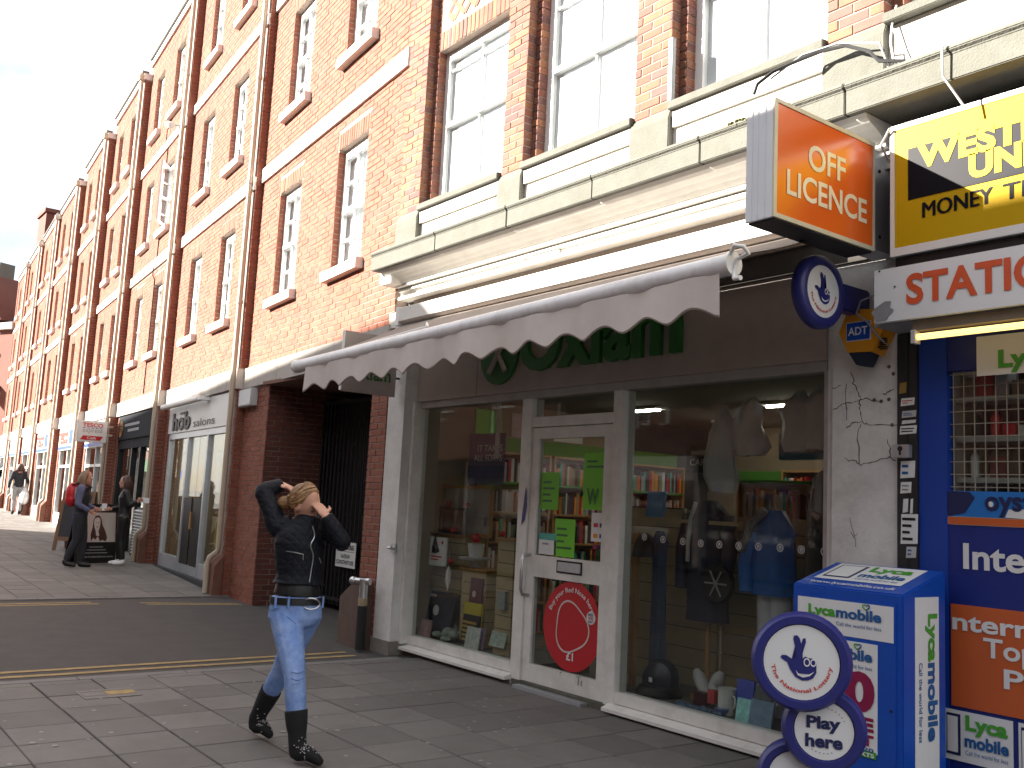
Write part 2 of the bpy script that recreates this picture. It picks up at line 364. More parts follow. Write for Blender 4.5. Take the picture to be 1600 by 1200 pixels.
# ------------------------------------------------------------------ ground
def slope_sheet(name, x0, x1, y0, y1, dz, material, nx=1, label=None, ymap=None):
    xs = [x0+(x1-x0)*i/nx for i in range(nx+1)]; mb = MB()
    mb.add([(x, y, gz(x)+dz) for x in xs for y in (y0, y1)], [(2*i, 2*i+2, 2*i+3, 2*i+1) for i in range(nx)])
    o = mb.build(name, material, None, loc=(0, 0, 0)); return tag(o, label, kind='structure')
g0 = MB(); g0.add([(-1500, -1500, -.35), (1500, -1500, -.35), (1500, 1500, -.35), (-1500, 1500, -.35)], [(0, 1, 2, 3)])
tag(g0.build('ground', 'terrain', None, loc=(0, 0, 0)), 'flat ground carrying the street and the buildings', kind='structure')
road = slope_sheet('road', -140, 60, -9.4, -3.2, -.13, 'road_far', 60, 'dark asphalt carriageway running along the street')
sr = slope_sheet('side_road', -14.62, -8.62, -3.2, 9.0, -.022, 'tarmac', 4, 'worn grey tarmac side road leading to the gated archway')
def slabs(name, label, x0, x1, y0, y1, keep, px=.462, py=.462):
    base = slope_sheet(name, x0, x1, y0, y1, -.012, 'pave_bed', max(1, int((x1-x0)/1.5)), label); cells = []
    nx = int(math.ceil((x1-x0)/px)); ny = int(math.ceil((y1-y0)/py))
    for i in range(nx):
        for j in range(ny):
            a = x1-i*px; c = y1-j*py
            cells.append((max(a-px+.011, x0), a, max(c-py+.011, y0), c))
    sc = []
    for i, (a, b, c, d) in enumerate(cells):
        if b-a < .05 or d-c < .05: continue
        s = proj(((a+b)/2, (c+d)/2, gz(a))); sc.append((0 if s is None or not (-20 < s[0] < 1620 and s[1] < 1225) else 1/s[2]**3, i))
    sc.sort(reverse=True); ch = set(i for v, i in sc[:keep] if v > 0); mb = MB(); cache = {}
    for v, i in sc:
        a, b, c, d = cells[i]; z = gz((a+b)/2)+random.uniform(-.002, .0015)
        if i in ch:
            k = (round(b-a, 2), round(d-c, 2))
            if k not in cache:
                m2 = MB().box(-k[0]/2, k[0]/2, -k[1]/2, k[1]/2, -.012, 0); me = bpy.data.meshes.new('slab'); me.from_pydata(m2.v, [], m2.f)
                bm = bmesh.new(); bm.from_mesh(me); bmesh.ops.bevel(bm, geom=[e for e in bm.edges if all(q.co.z > -.001 for q in e.verts)], offset=.004, segments=1, affect='EDGES'); bm.to_mesh(me); bm.free()
                me.materials.append(MATS['pave']); cache[k] = me
            o = bpy.data.objects.new('slab', cache[k]); COL.objects.link(o); o.parent = base; o.location = ((a+b)/2, (c+d)/2, z); o.rotation_euler = (random.uniform(-.004, .004), random.uniform(-.004, .004)+(.025 if a < -14.6 and a > -32.9 else 0), 0)
        else:
            za, zb = gz(a)+z-gz((a+b)/2), gz(b)+z-gz((a+b)/2)
            mb.add([(a, c, za-.012), (b, c, zb-.012), (b, d, zb-.012), (a, d, za-.012), (a, c, za), (b, c, zb), (b, d, zb), (a, d, za)], [(4, 5, 6, 7), (0, 1, 5, 4), (1, 2, 6, 5), (2, 3, 7, 6), (3, 0, 4, 7)])
    if mb.v: mb.build('paving', 'pave', base, kind='stuff')
    return base
pav = slabs('pavement', 'grey square slab pavement in front of the charity shop', -8.6, 4.0, -2.9, 5.52, 190)
pav2 = slabs('pavement', 'grey slab pavement beyond the side road', -62, -14.75, -1.0, 7.95, 105)
for (a, b, nm) in ((-8.62, 4.0, 'near'), (-62, -14.75, 'far')):
    mb = MB()
    x = a
    while x < b-.1:
        e = min(x+.9, b); mb.box(x+.004, e-.004, -3.2 if nm == 'near' else -1.3, -2.905 if nm == 'near' else -1.005, gz(x)-.3, gz(x)); x = e
    tag(mb.build('kerb', 'kerb', None), 'long grey kerb edging the %s pavement' % nm, kind='structure')
mb = MB()
y = -3.2
while y < 7.7:
    mb.box(-14.745, -14.605, y+.004, min(y+.9, 7.7)-.004, -.3, .004); y += .9
tag(mb.build('kerb', 'kerb', None), 'flush kerb along the far side of the side road', kind='structure')
mb = MB()
y = -3.2
while y < 5.3:
    mb.box(-8.73, -8.605, y+.004, min(y+.9, 5.3)-.004, -.3, .001); y += .9
tag(mb.build('kerb', 'kerb', None), 'flush kerb along the near side of the side road', kind='structure')
def yline(x0, x1, y0, y1, w=.085):
    m = MB(); n = 14
    P = [(x0+(x1-x0)*i/n+random.uniform(-.008, .008), y0+(y1-y0)*i/n) for i in range(n+1)]
    m.add([(x+s*w/2, y, -.017) for x, y in P for s in (-1, 1)], [(2*i, 2*i+1, 2*i+3, 2*i+2) for i in range(n)])
    o = m.build('yellow_line', 'yellow_paint', sr); return o
yline(-9.15, -9.28, -3, 5.0); yline(-8.92, -9.05, -3, 5.0)
yline(-14.28, -14.28, -3, 3.70); yline(-14.08, -14.08, -3, 3.75)
yline(-14.1, -13.75, 4.30, 5.6); yline(-13.92, -13.6, 4.35, 5.6)
# patch of drab repair and the yellow hydrant cover set in the slabs
t = thing('hydrant_cover', 'worn yellow hydrant cover let into the slabs by the side road', 'cover', (-7.95, 2.33, 0))
part(t, 'cover_frame', 'lead', -8.12, -7.80, 2.05, 2.47, .0005, .004); part(t, 'lid', 'yellow_paint', -8.03, -7.89, 2.24, 2.45, .002, .007)
part(t, 'lid', 'lead', -8.10, -8.05, 2.07, 2.45, .002, .006); part(t, 'lid', 'lead', -8.03, -7.89, 2.07, 2.225, .002, .006)
mb = MB()
for i in range(150):
    x = random.uniform(-8.4, -3); y = random.uniform(.9, 5.0); r = random.uniform(.007, .02); q = random.uniform(.6, 1.4)
    mb.add([(x+r*math.cos(a)*q, y+r*math.sin(a), .003) for a in [j*math.pi/3.5 for j in range(7)]], [tuple(range(7))])
tag(mb.build('litter', 'gum', None), 'pale chewing gum spots trodden into the slabs', 'litter', kind='stuff')
mb = MB()
for i in range(60):
    x = random.uniform(-20, -14.9); y = random.uniform(3, 5.6); r = random.uniform(.006, .016)
    mb.add([(x+r*math.cos(a), y+r*math.sin(a), gz(x)+.004) for a in [j*math.pi/3 for j in range(6)]], [tuple(range(6))])
mb.build('litter', 'gum', None, kind='stuff', label='gum spots on the pavement beyond the side road')
# ------------------------------------------------------------------ the long red brick building
DLA = math.radians(5.125); UL = Vector((-math.cos(DLA), math.sin(DLA), 0)); WN = Vector((-math.sin(DLA), -math.cos(DLA), 0))
BAYS = [(-9.3, 5.33, 5.404, 12.95), (-14.683, 5.697, 4.863, 12.58), (-19.526, 5.99, 4.466, 12.2), (-23.974, 6.24, 3.779, 11.85), (-27.739, 6.412, 3.824, 11.44),
        (-31.547, 6.607, 4.273, 11.04), (-35.8, 6.928, 4.105, 10.92), (-39.9, 7.228, 3.98, 10.8), (-43.86, 7.54, 4.0, 10.7)]
FR = [frame((x, y, 0), UL, WN) for x, y, l, r in BAYS]
def bayuv(i, px, py, w=0.0):
    x, y, l, r = BAYS[i-1]; P = Vector((x, y, 0))+WN*w; X = at_pl(px, py, P, WN); return (X-P).dot(UL), X.z
LB = thing('apartment_building', 'long stepped red brick building with white bands and sash windows above shops', 'building', (-27, 8, 0))
# backing walls are mortar; the bricks stand proud of them
cells = []; soldier = []; reveal = []
for i, (bx, by, ln, roof) in enumerate(BAYS):
    F = FR[i]; s = (roof-3.5)/(12.6-3.5); Z = lambda z: 3.5+(z-3.5)*s
    step = 0 if i == 0 else (BAYS[i-1][1]+BAYS[i-1][2]*math.sin(DLA))-by
    wins = [(f0*ln, f1*ln, Z(a), Z(b)) for f0, f1 in ((.205, .385), (.648, .822)) for a, b in ((4.5, 6.1), (7.36, 8.96), (10.22, 11.8))]
    # wall core built of strips round the openings
    core = MB(F); us = sorted({.03 if i else 0, ln, *[w[0] for w in wins], *[w[1] for w in wins]}); zs = sorted({3.22, roof, *[w[2] for w in wins], *[w[3] for w in wins]})
    for a, b in zip(us, us[1:]):
        z0 = 3.22
        ops = sorted([(w[2], w[3]) for w in wins if w[0] < (a+b)/2 < w[1]])
        for c, d in ops+[(roof, roof)]:
            if c > z0+.001: core.box(a, b, -.42, -.006, z0, c)
            z0 = d
    wall = core.build('wall', 'mortar', LB)
    bands = [(Z(6.5), Z(6.72)), (Z(9.36), Z(9.56))]
    ops = list(wins)+[(0, ln, a, b) for a, b in bands]+[(w[0]-.05, w[1]+.05, w[3], w[3]+.225) for w in wins]
    cells += [(F, *c) for c in brick_cells(0, ln, 3.56, roof-.16, ops)]
    for w in wins:
        u = w[0]-.05
        while u < w[1]+.05-.03: soldier.append((F, u, min(u+.065, w[1]+.05), w[3]+.004, w[3]+.219)); u += .075
    if step > .05:     # the return where this bay stands forward of the one before it
        G = frame((bx, by+step, 0), (0, -1, 0), (1, 0, 0))
        part(LB, 'wall', 'mortar', bx-.007, bx-.3, by+.004, by+step+.02, 3.22, roof-.01)
        cells += [(G, *c) for c in brick_cells(0, step+.0, 3.56, roof-.16)]
    for w in wins:
        Gs = frame(F @ Vector((w[1]-.003, 0, 0)), -WN, -UL); reveal.extend((Gs, *c) for c in brick_cells(.0, .088, w[2], w[3]))
    for a, b in bands: MB(F).box(.012 if i else 0, ln, -.02, .04, a, b).build('band', 'white_paint', LB)
    # stone fascia course in blocks, and the coping
    nb = max(4, int(round(ln/.56)))
    for j in range(nb): MB(F).box(ln*j/nb+.003, ln*(j+1)/nb-.003, -.1, .05+random.uniform(-.002, .002), 3.225, 3.545).build('band_stone', 'band', LB)
    MB(F).box(.0, ln+.02, -.45, .05, roof-.16, roof).build('coping', 'white_paint', LB)
    MB(F).box(-.02, ln, -.06, .1, roof+.005, roof+.045).build('gutter', 'lead', LB)
    for k, w in enumerate(wins):
        u0, u1, z0, z1 = w; Mw = F
        m = MB(F); d0, d1 = -.15, -.09
        fw = .07
        m.box(u0, u0+fw, d0, d1, z0, z1); m.box(u1-fw, u1, d0, d1, z0, z1); m.box(u0+fw, u1-fw, d0, d1, z1-.13, z1); m.box(u0+fw, u1-fw, d0, d1, z0, z0+.08)
        zm = (z0+z1)/2-.03; m.box(u0+fw, u1-fw, d0, d1+.012, zm-.03, zm+.03)
        um = (u0+u1)/2+.05
        win = m.build('window', 'upvc', LB)
        g = MB(F)
        g.box(um-.013, um+.013, d0+.01, d1-.01, z0+.081, zm-.031); g.box(um-.013, um+.013, d0+.01, d1-.01, zm+.031, z1-.131)
        for zz in ((z0+zm)/2, (zm+z1-.1)/2): g.box(u0+fw+.001, um-.014, d0+.01, d1-.01, zz-.012, zz+.012); g.box(um+.014, u1-fw-.001, d0+.01, d1-.01, zz-.012, zz+.012)
        g.build('glazing_bars', 'upvc', win)
        if not (i == 2 and k == 1):
            MB(F).box(u0+fw, u1-fw, -.127, -.123, z0+.08, z1-.13).build('pane', 'glass_upper', win)
        cz = z0+.03
        cm = MB(F); n = 9; a0 = u0+.03; a1 = u1-.03
        cm.add([(a0+(a1-a0)*q/n, -.19+.015*(q % 2), z) for q in range(n+1) for z in (cz, z1-.05)], [(2*q, 2*q+2, 2*q+3, 2*q+1) for q in range(n)])
        cm.build('curtain', 'curtain', win)
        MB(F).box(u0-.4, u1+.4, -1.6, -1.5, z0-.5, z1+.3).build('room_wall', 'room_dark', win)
        MB(F).prism([(u0-.1, -.1, z0-.15), (u0-.1, .10, z0-.15), (u0-.1, .10, z0-.02), (u0-.1, -.085, z0+.0)], (u1-u0+.2, 0, 0)).build('sill', 'white_paint', win)
    # downpipe at the front corner
    if i > 0:
        zt = roof-.1; zb = gz(bx)+.62; u = .1
        pth = [(u, .075, zt), (u, .075, zb+.12), (u+.02, .075, zb+.04), (u+.10, .17, zb-.06), (u+.12, .19, zb-.16), (u+.12, .19, gz(bx)+.02)]
        dp = MB(F).tube(pth, .043, 10).build('downpipe', 'pipe', LB)
        for zz in (4.6, 6.6, 8.4, 10.2): MB(F).tube([(u, .075, zz), (u, .075, zz+.06)], .052, 10).build('pipe_collar', 'pipe', dp)
        MB(F).box(u-.075, u+.075, .02, .15, zt-.08, zt+.07).build('hopper', 'pipe', dp)
# ground floor piers and arch bay
def pier(i, u0, u1, z0, z1, w0=-.45, w1=0.0, M=None, plinth=True):
    F = M or FR[i-1]; MB(F).box(u0+.006, u1-.006, w0, w1-.006, z0-.3, z1).build('pier', 'mortar', LB)
    cells.extend((F, *c) for c in brick_cells(u0, u1, z0, z1))
    if i > 1:
        Gs = frame(F @ Vector((u0-.002, 0, 0)), -WN, -UL); cells.extend((Gs, *c) for c in brick_cells(0, .40, z0, z1))
g1 = 0
pier(1, 4.22, 5.38, -.02, 3.22, -.12); 
Gr = frame((FR[0] @ Vector((4.22, 0, 0))), -WN, -UL)       # return wall of the arch, facing the camera
part(LB, 'pier', 'mortar', -13.55, -13.49, 5.735, 9.2, -.3, 3.2)
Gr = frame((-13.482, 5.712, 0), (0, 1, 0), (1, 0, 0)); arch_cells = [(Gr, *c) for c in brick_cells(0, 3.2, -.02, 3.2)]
pier(1, .02, .45, -.02, 3.22)
part(LB, 'pier', 'mortar', -9.73, -9.66, 5.79, 9.0, -.3, 3.2)
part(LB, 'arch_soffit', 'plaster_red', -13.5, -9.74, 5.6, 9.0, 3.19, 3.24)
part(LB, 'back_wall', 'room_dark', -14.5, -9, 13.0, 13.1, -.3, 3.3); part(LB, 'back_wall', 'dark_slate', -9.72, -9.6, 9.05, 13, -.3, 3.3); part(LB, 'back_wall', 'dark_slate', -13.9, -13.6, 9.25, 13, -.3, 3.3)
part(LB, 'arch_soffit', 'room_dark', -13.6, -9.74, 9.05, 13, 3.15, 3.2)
# plinth stone beside the archway, with sloped cap
mb = MB(); mb.prism([(-9.97, 5.25, -.05), (-9.36, 5.21, -.05), (-9.36, 5.21, .70), (-9.60, 5.225, .70), (-9.97, 5.25, .50)], (0, .5, 0))
mb.build('plinth', mat('plinth_stone', (.115, .072, .058), .9, .2, 8, .5, 60), LB, bevel=.02)
for i in range(2, 10):
    bx, by, ln, roof = BAYS[i-1]; zg = gz(bx)
    pier(i, .0, .42, zg, 3.22); pier(i, ln-.30, ln, zg, 3.22)
    F = FR[i-1]
    MB(F).prism([(-.04, .01, zg-.1), (-.04, .15, zg-.1), (-.04, .15, zg+.45), (-.04, .01, zg+.62)], (.48, 0, 0)).build('plinth', mat('plinth_brick', (.17, .075, .05), .9, .25, 9, .5, 60), LB, bevel=.012)
    if i > 1:
        st = (BAYS[i-2][1]+BAYS[i-2][2]*math.sin(DLA))-by
        G = frame((bx, by+st, 0), (0, -1, 0), (1, 0, 0))
        if st > .04: cells += [(G, *c) for c in brick_cells(0, st, zg, 3.22)]; part(LB, 'pier', 'mortar', bx-.008, bx-.3, by+.01, by+st+.3, zg-.2, 3.22)
lay_bricks(cells, LB, 'red_brick', 230)
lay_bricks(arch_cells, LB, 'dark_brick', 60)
lay_bricks(reveal, LB, 'red_brick', 0, 'brick', 'reveal_brickwork')
lay_bricks(soldier, LB, 'red_brick', 24, 'soldier_brick', 'soldier_bricks')
# main volume, so that the far side stands too
for i, (bx, by, ln, roof) in enumerate(BAYS):
    MB(FR[i]).box(0, ln, -11, -1.65, 3.4, roof-.3).build('roof_block', 'roofing', LB)
part(LB, 'roof_block', 'dark_brick', -48.2, -48.0, 7.9, 18, 0, 10.6)
p = at_x(73, 331, -47); q = at_x(92, 335, -47); mb = MB().box(-48.6, -47, p.y, q.y, 9.5, p.z); mb.box(-48.7, -46.9, p.y-.08, q.y+.08, p.z, p.z+.18); mb.build('chimney', 'dark_brick', LB)
# the open sash and a small camera with cable on the second bay beyond the salon
F = FR[2]; s = (12.2-3.5)/9.1; Z = lambda z: 3.5+(z-3.5)*s; u0, u1 = .205*4.466, .385*4.466
mb = MB(F); zA, zB = Z(7.36)+.08, Z(8.96)-.1
Mop = F @ Matrix.Translation((u1-.06, -.10, 0)) @ Matrix.Rotation(math.radians(-28), 4, 'Z')
mb = MB(Mop); W_ = u1-u0-.12
mb.box(-W_, -W_+.05, -.02, .02, zA, zB); mb.box(-.05, 0, -.02, .02, zA, zB); mb.box(-W_+.05, -.05, -.02, .02, zA, zA+.05); mb.box(-W_+.05, -.05, -.02, .02, zB-.05, zB); osash = mb.build('open_sash', 'upvc', LB)
MB(Mop).box(-W_+.05, -.05, -.003, .003, zA+.05, zB-.05).build('pane', 'glass_upper', osash)
t = thing('wall_camera', 'small grey security camera on the white band of the brick building', 'camera', FR[2] @ Vector((.55, .05, 9.2)))
M2 = FR[2]; MB(M2).tube([(.5, .03, 9.25), (.5, .20, 9.22)], .02, 8).build('bracket', 'grey', t); MB(M2).tube([(.36, .24, 9.16), (.74, .24, 9.30)], .07, 12).build('housing', 'light_grey', t)
tag(MB(FR[2]).tube([(1.72, .012, 10.0), (1.7, .014, 9.6), (1.68, .062, 9.52), (1.68, .062, 9.2), (1.66, .014, 9.1), (1.68, .012, 7.0), (1.7, .012, 6.6), (1.7, .062, 6.5), (1.7, .062, 6.2), (1.7, .012, 6.1), (1.72, .012, 3.6)], .012, 6).build('cable', 'dark_metal', None), 'thin dark cable running down the brick wall past two windows', 'cable')
ua, za = bayuv(1, 402, 634); ub, zb = bayuv(1, 385, 611)
t = thing('alarm_box', 'small pale grey box fixed to the brick pier beside the archway', 'box', FR[0] @ Vector(((ua+ub)/2, 0, za)))
MB(FR[0]).box(ua, ub, .002, .11, za, zb).build('case', 'light_grey', t, bevel=.008); MB(FR[0]).box(ua+.02, ub-.02, .112, .118, za+.02, zb-.02).build('cover', 'paper', t)
# ------------------------------------------------------------------ gate, notice, standpipe in the archway
t = thing('metal_gate', 'black vertical bar gate closing the archway', 'gate', (-11.6, 6.6, 0))
for j in range(31):
    x = -13.44+j*.122; MB().tube([(x, 6.6, .06), (x, 6.6, 3.02)], .014, 6).build('bar', 'dark_metal', t)
for z in (.12, 2.98): part(t, 'rail', 'dark_metal', -13.46, -9.76, 6.585, 6.615, z, z+.05)
part(t, 'alley_dark_sheet', 'black', -13.46, -9.76, 6.63, 6.634, .06, 3.02)  # black sheet stands in for the dark of the alley behind the bars
p0 = at_y(524, 884, 6.56); p1 = at_y(557, 849, 6.56)
t = thing('notice_board', 'white no parking notice fixed to the black gate', 'sign', (p0.x, 6.56, p0.z))
part(t, 'board', 'paper', p0.x, p1.x, 6.555, 6.563, p0.z, p1.z)
for k, (s_, a, b) in enumerate((('NO PARKING', .70, .90), ('GATES IN', .36, .52), ('CONSTANT USE', .12, .28))):
    ftext('lettering', s_, p0.x+.04+(.12 if k == 1 else 0), p1.x-.04-(.12 if k == 1 else 0), p0.z+a*(p1.z-p0.z), p0.z+b*(p1.z-p0.z), 6.553, 'black', t, .01)
part(t, 'rule', 'black', p0.x+.03, p1.x-.03, 6.552, 6.554, p0.z+.62*(p1.z-p0.z), p0.z+.635*(p1.z-p0.z))
t = thing('standpipe', 'black standpipe with a galvanised elbow beside the white pillar', 'pipe', (-9.26, 5.16, 0))
MB().tube([(-9.26, 5.16, 0), (-9.26, 5.16, .46)], .055, 14).build('lower_pipe', 'dark_metal', t)
MB().tube([(-9.26, 5.16, .45), (-9.26, 5.16, .54)], .05, 14).build('sleeve', mat('brass', (.32, .26, .16), .5), t)
el = MB().tube([(-9.26, 5.16, .53), (-9.26, 5.16, .66), (-9.26, 5.16, .74)], [.046, .046, .05], 14)
el.tube([(-9.37, 5.10, .715), (-9.26, 5.16, .71), (-9.20, 5.2, .72)], .04, 12); el.build('elbow', 'steel', t); MB().ball((-9.375, 5.095, .715), .048).build('cap', 'steel', t)
# ------------------------------------------------------------------ the charity shop building (upper floor, cornice, piers)
CB = thing('brick_building', 'old brick building with pilasters and stone cornice above the charity shop', 'building', (-5, 8, 0))
PIL = [(-9.27, -8.86), (-7.34, -7.01), (-5.51, -5.11), (-3.67, -3.25), (-1.82, -1.40)]
WIN = [(-8.79, -7.42), (-6.94, -5.58), (-5.04, -3.74), (-3.18, -1.89)]
FU = frame((0, 5.4, 0), (-1, 0, 0), (0, -1, 0)); FP = frame((0, 5.3, 0), (-1, 0, 0), (0, -1, 0))
ZT = 8.6; ob = []
mb = MB()
xs = [-9.27]+[v for w in WIN for v in w]+[-1.40]
for a, b in zip(xs[::2], xs[1::2]): mb.box(a, b, 5.407, 5.75, 4.31, ZT)
heads = [6.62, 7.3, 7.3, 7.3]
for (a, b), h in zip(WIN, heads): mb.box(a, b, 5.407, 5.75, h, ZT)
wall = mb.build('wall', 'mortar', CB)
for a, b in zip(xs[::2], xs[1::2]):
    ob += [(FU, *c) for c in brick_cells(-b, -a, 4.84, ZT)]; Gs = frame((b+.006, 5.4, 0), (0, 1, 0), (1, 0, 0)); obr = globals().setdefault('obr', []); obr += [(Gs, *c) for c in brick_cells(0, .1, 4.84, ZT)]
for k, ((a, b), h) in enumerate(zip(WIN, heads)):
    if k == 0:
        u = -b
        while u < -a-.03: ob.append((FU, u, min(u+.065, -a), h+.005, h+.22)); u += .076
        # herringbone panel
        for r in range(8):
            for c in range(11):
                pass
    ob += [(FU, *c) for c in brick_cells(-b, -a, h+.235 if k == 0 else h+.01, ZT)] if k else []
for a, b in PIL:
    part(CB, 'pilaster', 'mortar', a+.004, b-.004, 5.306, 5.42, 4.78, ZT); ob += [(FP, *c) for c in brick_cells(-b, -a, 4.79, ZT)]
    G = frame((b, 5.40, 0), (0, -1, 0), (1, 0, 0)); ob += [(G, *c) for c in brick_cells(0, .10, 4.79, ZT)]
    MB().prism([(a-.02, 5.27, 4.30), (a-.02, 5.27, 4.70), (a-.02, 5.30, 4.78), (a-.02, 5.45, 4.80), (a-.02, 5.45, 4.30)], (b-a+.04, 0, 0)).build('pedestal', 'stone', CB, bevel=.006)
# herringbone brick panel over the first window
hb = []
a, b = WIN[0]; zc = 6.86
S2 = math.sqrt(.5)
for r in range(-4, 16):
    for c in range(-10, 12):
        for o_ in (0, 1):
            x = a+.1+c*.106*2+(r % 2)*.106+o_*.106; z = zc+r*.106
            if a+.1 < x < b-.1 and zc < z < ZT-.1:
                Mh = FU @ Matrix.Translation((-x, .001, z)) @ Matrix.Rotation(math.radians(45 if o_ else -45), 4, 'Y'); hb.append((Mh, -.075, .075, -.03, .03))
lay_bricks(ob, CB, 'old_brick', 250); lay_bricks(obr, CB, 'old_brick', 0, 'brick', 'reveal_brickwork')
lay_bricks(hb, CB, 'old_brick', 30, 'herringbone_brick', 'herringbone_brickwork')
for k, ((a, b), h) in enumerate(zip(WIN, heads)):
    z0 = 4.86; m = MB(); fw = .085
    m.box(a, a+fw, 5.50, 5.555, z0, h); m.box(b-fw, b, 5.50, 5.555, z0, h); m.box(a+fw, b-fw, 5.50, 5.555, h-.1, h); m.box(a+fw, b-fw, 5.50, 5.555, z0, z0+.09)
    m.box(a+fw, b-fw, 5.495, 5.555, 5.73, 5.78)
    w = m.build('window', 'upvc', CB); g = MB(); c = (a+b)/2
    for q in (.5,): g.box(a+(b-a)*q-.012, a+(b-a)*q+.012, 5.52, 5.55, z0+.09, 5.72); g.box(a+(b-a)*q-.012, a+(b-a)*q+.012, 5.52, 5.55, 5.79, h-.1)
    for zz in (6.4,): g.box(a+fw, b-fw, 5.523, 5.547, zz-.011, zz+.011)
    g.build('glazing_bars', 'upvc', w)
    part(w, 'pane', 'glass_upper', a+fw, b-fw, 5.533, 5.537, z0+.09, h-.1)
    n = 26; cm = MB(); cm.add([(a+(b-a)*i/n, 5.562+.003*math.sin(i*2.1), z) for i in range(n+1) for z in (z0, h)], [(2*i, 2*i+2, 2*i+3, 2*i+1) for i in range(n)], True); cm.build('curtain', 'curtain', w)
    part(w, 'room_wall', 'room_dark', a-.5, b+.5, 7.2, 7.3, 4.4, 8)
    MB().prism([(a-.06, 5.26, 4.76), (a-.06, 5.26, 4.825), (a-.06, 5.50, 4.86), (a-.06, 5.50, 4.76)], (b-a+.12, 0, 0)).build('sill', 'stone', w, bevel=.005)
    part(CB, 'apron', 'white_paint', a-.05, b+.05, 5.33, 5.45, 4.30, 4.755)
    if k < 3: part(CB, 'sill_mould', 'white_paint', a-.04, b+.04, 5.30, 5.33, 4.62, 4.755)
# cornice of separate stones
jx = [-9.30, -8.0, -6.81, -5.66, -4.51, -3.33, -2.17, -1.0]
for a, b in zip(jx, jx[1:]):
    y0 = random.uniform(-.003, .003)
    MB().prism([(a+.004, 5.0+y0, 4.10), (a+.004, 5.0+y0, 4.255), (a+.004, 4.975+y0, 4.275), (a+.004, 4.985+y0, 4.305), (a+.004, 5.30, 4.335), (a+.004, 5.45, 4.30), (a+.004, 5.45, 4.10)], (b-a-.008, 0, 0)).build('cornice_stone', 'stone', CB, bevel=.006)
    MB().prism([(a, 4.99, 4.303), (a, 5.28, 4.34), (a, 5.28, 4.33), (a, 4.99, 4.296)], (b-a, 0, 0)).build('weathered_top', 'stone_dirty', CB)
# bed mould and white moulded fascia (charity shop only, up to the right pier)
X0, X1 = -9.22, -3.22
def mould(name, prof, x0, x1, material='white_paint', parent=None): return MB().prism([(x0, y, z) for y, z in prof], (x1-x0, 0, 0)).build(name, material, parent or CB)
mould('bed_mould', [(5.05, 4.098), (5.07, 4.07), (5.10, 4.05), (5.16, 4.03), (5.22, 4.0), (5.26, 3.97), (5.45, 3.97), (5.45, 4.098)], X0+.05, X1)
mould('fascia_board', [(5.27, 3.968), (5.27, 3.945), (5.345, 3.94), (5.345, 3.93), (5.315, 3.925), (5.315, 3.905), (5.36, 3.90), (5.36, 3.85), (5.325, 3.845), (5.325, 3.815), (5.5, 3.81), (5.5, 3.968)], X0, X1)
part(CB, 'fascia_recess', mat('recess', (.22, .18, .155), .8, .1, 6), -9.05, -3.74, 5.43, 5.5, 3.475, 3.808)
MB().tube([(-9.0, 5.34, 3.905), (-6, 5.338, 3.915), (-3.6, 5.34, 3.905)], .008, 6).build('fascia_wire', 'grey', CB)
part(CB, 'bracket_block', 'white_paint', -9.30, -9.05, 5.12, 5.42, 3.96, 4.10, bevel=.01)
part(CB, 'lamp_bracket', 'light_grey', -6.85, -6.45, 5.335, 5.359, 3.855, 3.893)
part(CB, 'floor_slab', 'room_dark', -9.25, -1.4, 5.46, 12, 3.3, 3.9)
part(CB, 'roof_block', 'roofing', -9.25, -1.4, 7.4, 14, 4.0, ZT)
# left pillar and cracked right pier
lp = part(CB, 'pillar', 'pier_paint', -9.31, -8.96, 5.34, 5.60, .10, 3.67)
part(CB, 'pillar_edge', 'frame_white', -8.955, -8.90, 5.44, 5.62, .10, 2.66); part(CB, 'pillar_foot', mat('plinth_paint', (.22, .2, .18), .9, .2, 9, .5, 60), -9.33, -8.94, 5.32, 5.6, -.05, .12)
part(CB, 'pillar_cap', 'white_paint', -9.34, -8.93, 5.30, 5.42, 3.50, 3.672); 
rp_ = part(CB, 'pier', 'pier_paint', -3.735, -3.27, 5.49, 5.80, -.05, 3.95)
part(CB, 'pier_moulding', 'pier_paint', -3.79, -3.738, 5.52, 5.75, -.05, 3.3)
def crackline(pts, w=.006):
    P = [at_y(x, y, 5.488) for x, y in pts]; Q = []
    for a, b in zip(P, P[1:]):
        for k in range(4): Q.append(a.lerp(b, k/4)+Vector((random.uniform(-.008, .008), 0, random.uniform(-.008, .008))))
    Q.append(P[-1]); m = MB()
    for a, b in zip(Q, Q[1:]):
        d = (b-a).normalized(); nn = Vector((-d.z, 0, d.x))*w*random.uniform(.4, 1.2); m.add([a-nn*.5, b-nn*.5, b+nn*.5, a+nn*.5], [(0, 1, 2, 3)])
    m.build('crack', 'crack', rp_)
z6 = lambda a, b: (1200+a/6, 540+b/6)
for c in ([(775, 230), (810, 330), (795, 350), (850, 440), (865, 500), (950, 500), (1060, 530)], [(620, 590), (690, 550), (860, 515)], [(860, 515), (865, 600), (885, 710), (940, 740), (1210, 745)],
          [(730, 770), (800, 715), (880, 710)], [(885, 720), (840, 800), (855, 1100)], [(720, 1050), (770, 1085), (830, 1080), (870, 1115), (1010, 1085), (1140, 1045)], [(1140, 1045), (1145, 960), (1120, 880)], [(1140, 1045), (1195, 1080)],
          [(1080, 460), (1140, 420), (1180, 415)], [(610, 405), (690, 372)], [(730, 350), (735, 700)]): crackline([z6(*q) for q in c])
for c in ([(1225, 770), (1300, 850), (1310, 900)], [(1240, 830), (1290, 860), (1330, 835)]): crackline([(1200+q[0]*.12-20, 540+q[1]*.35) for q in c], .004)
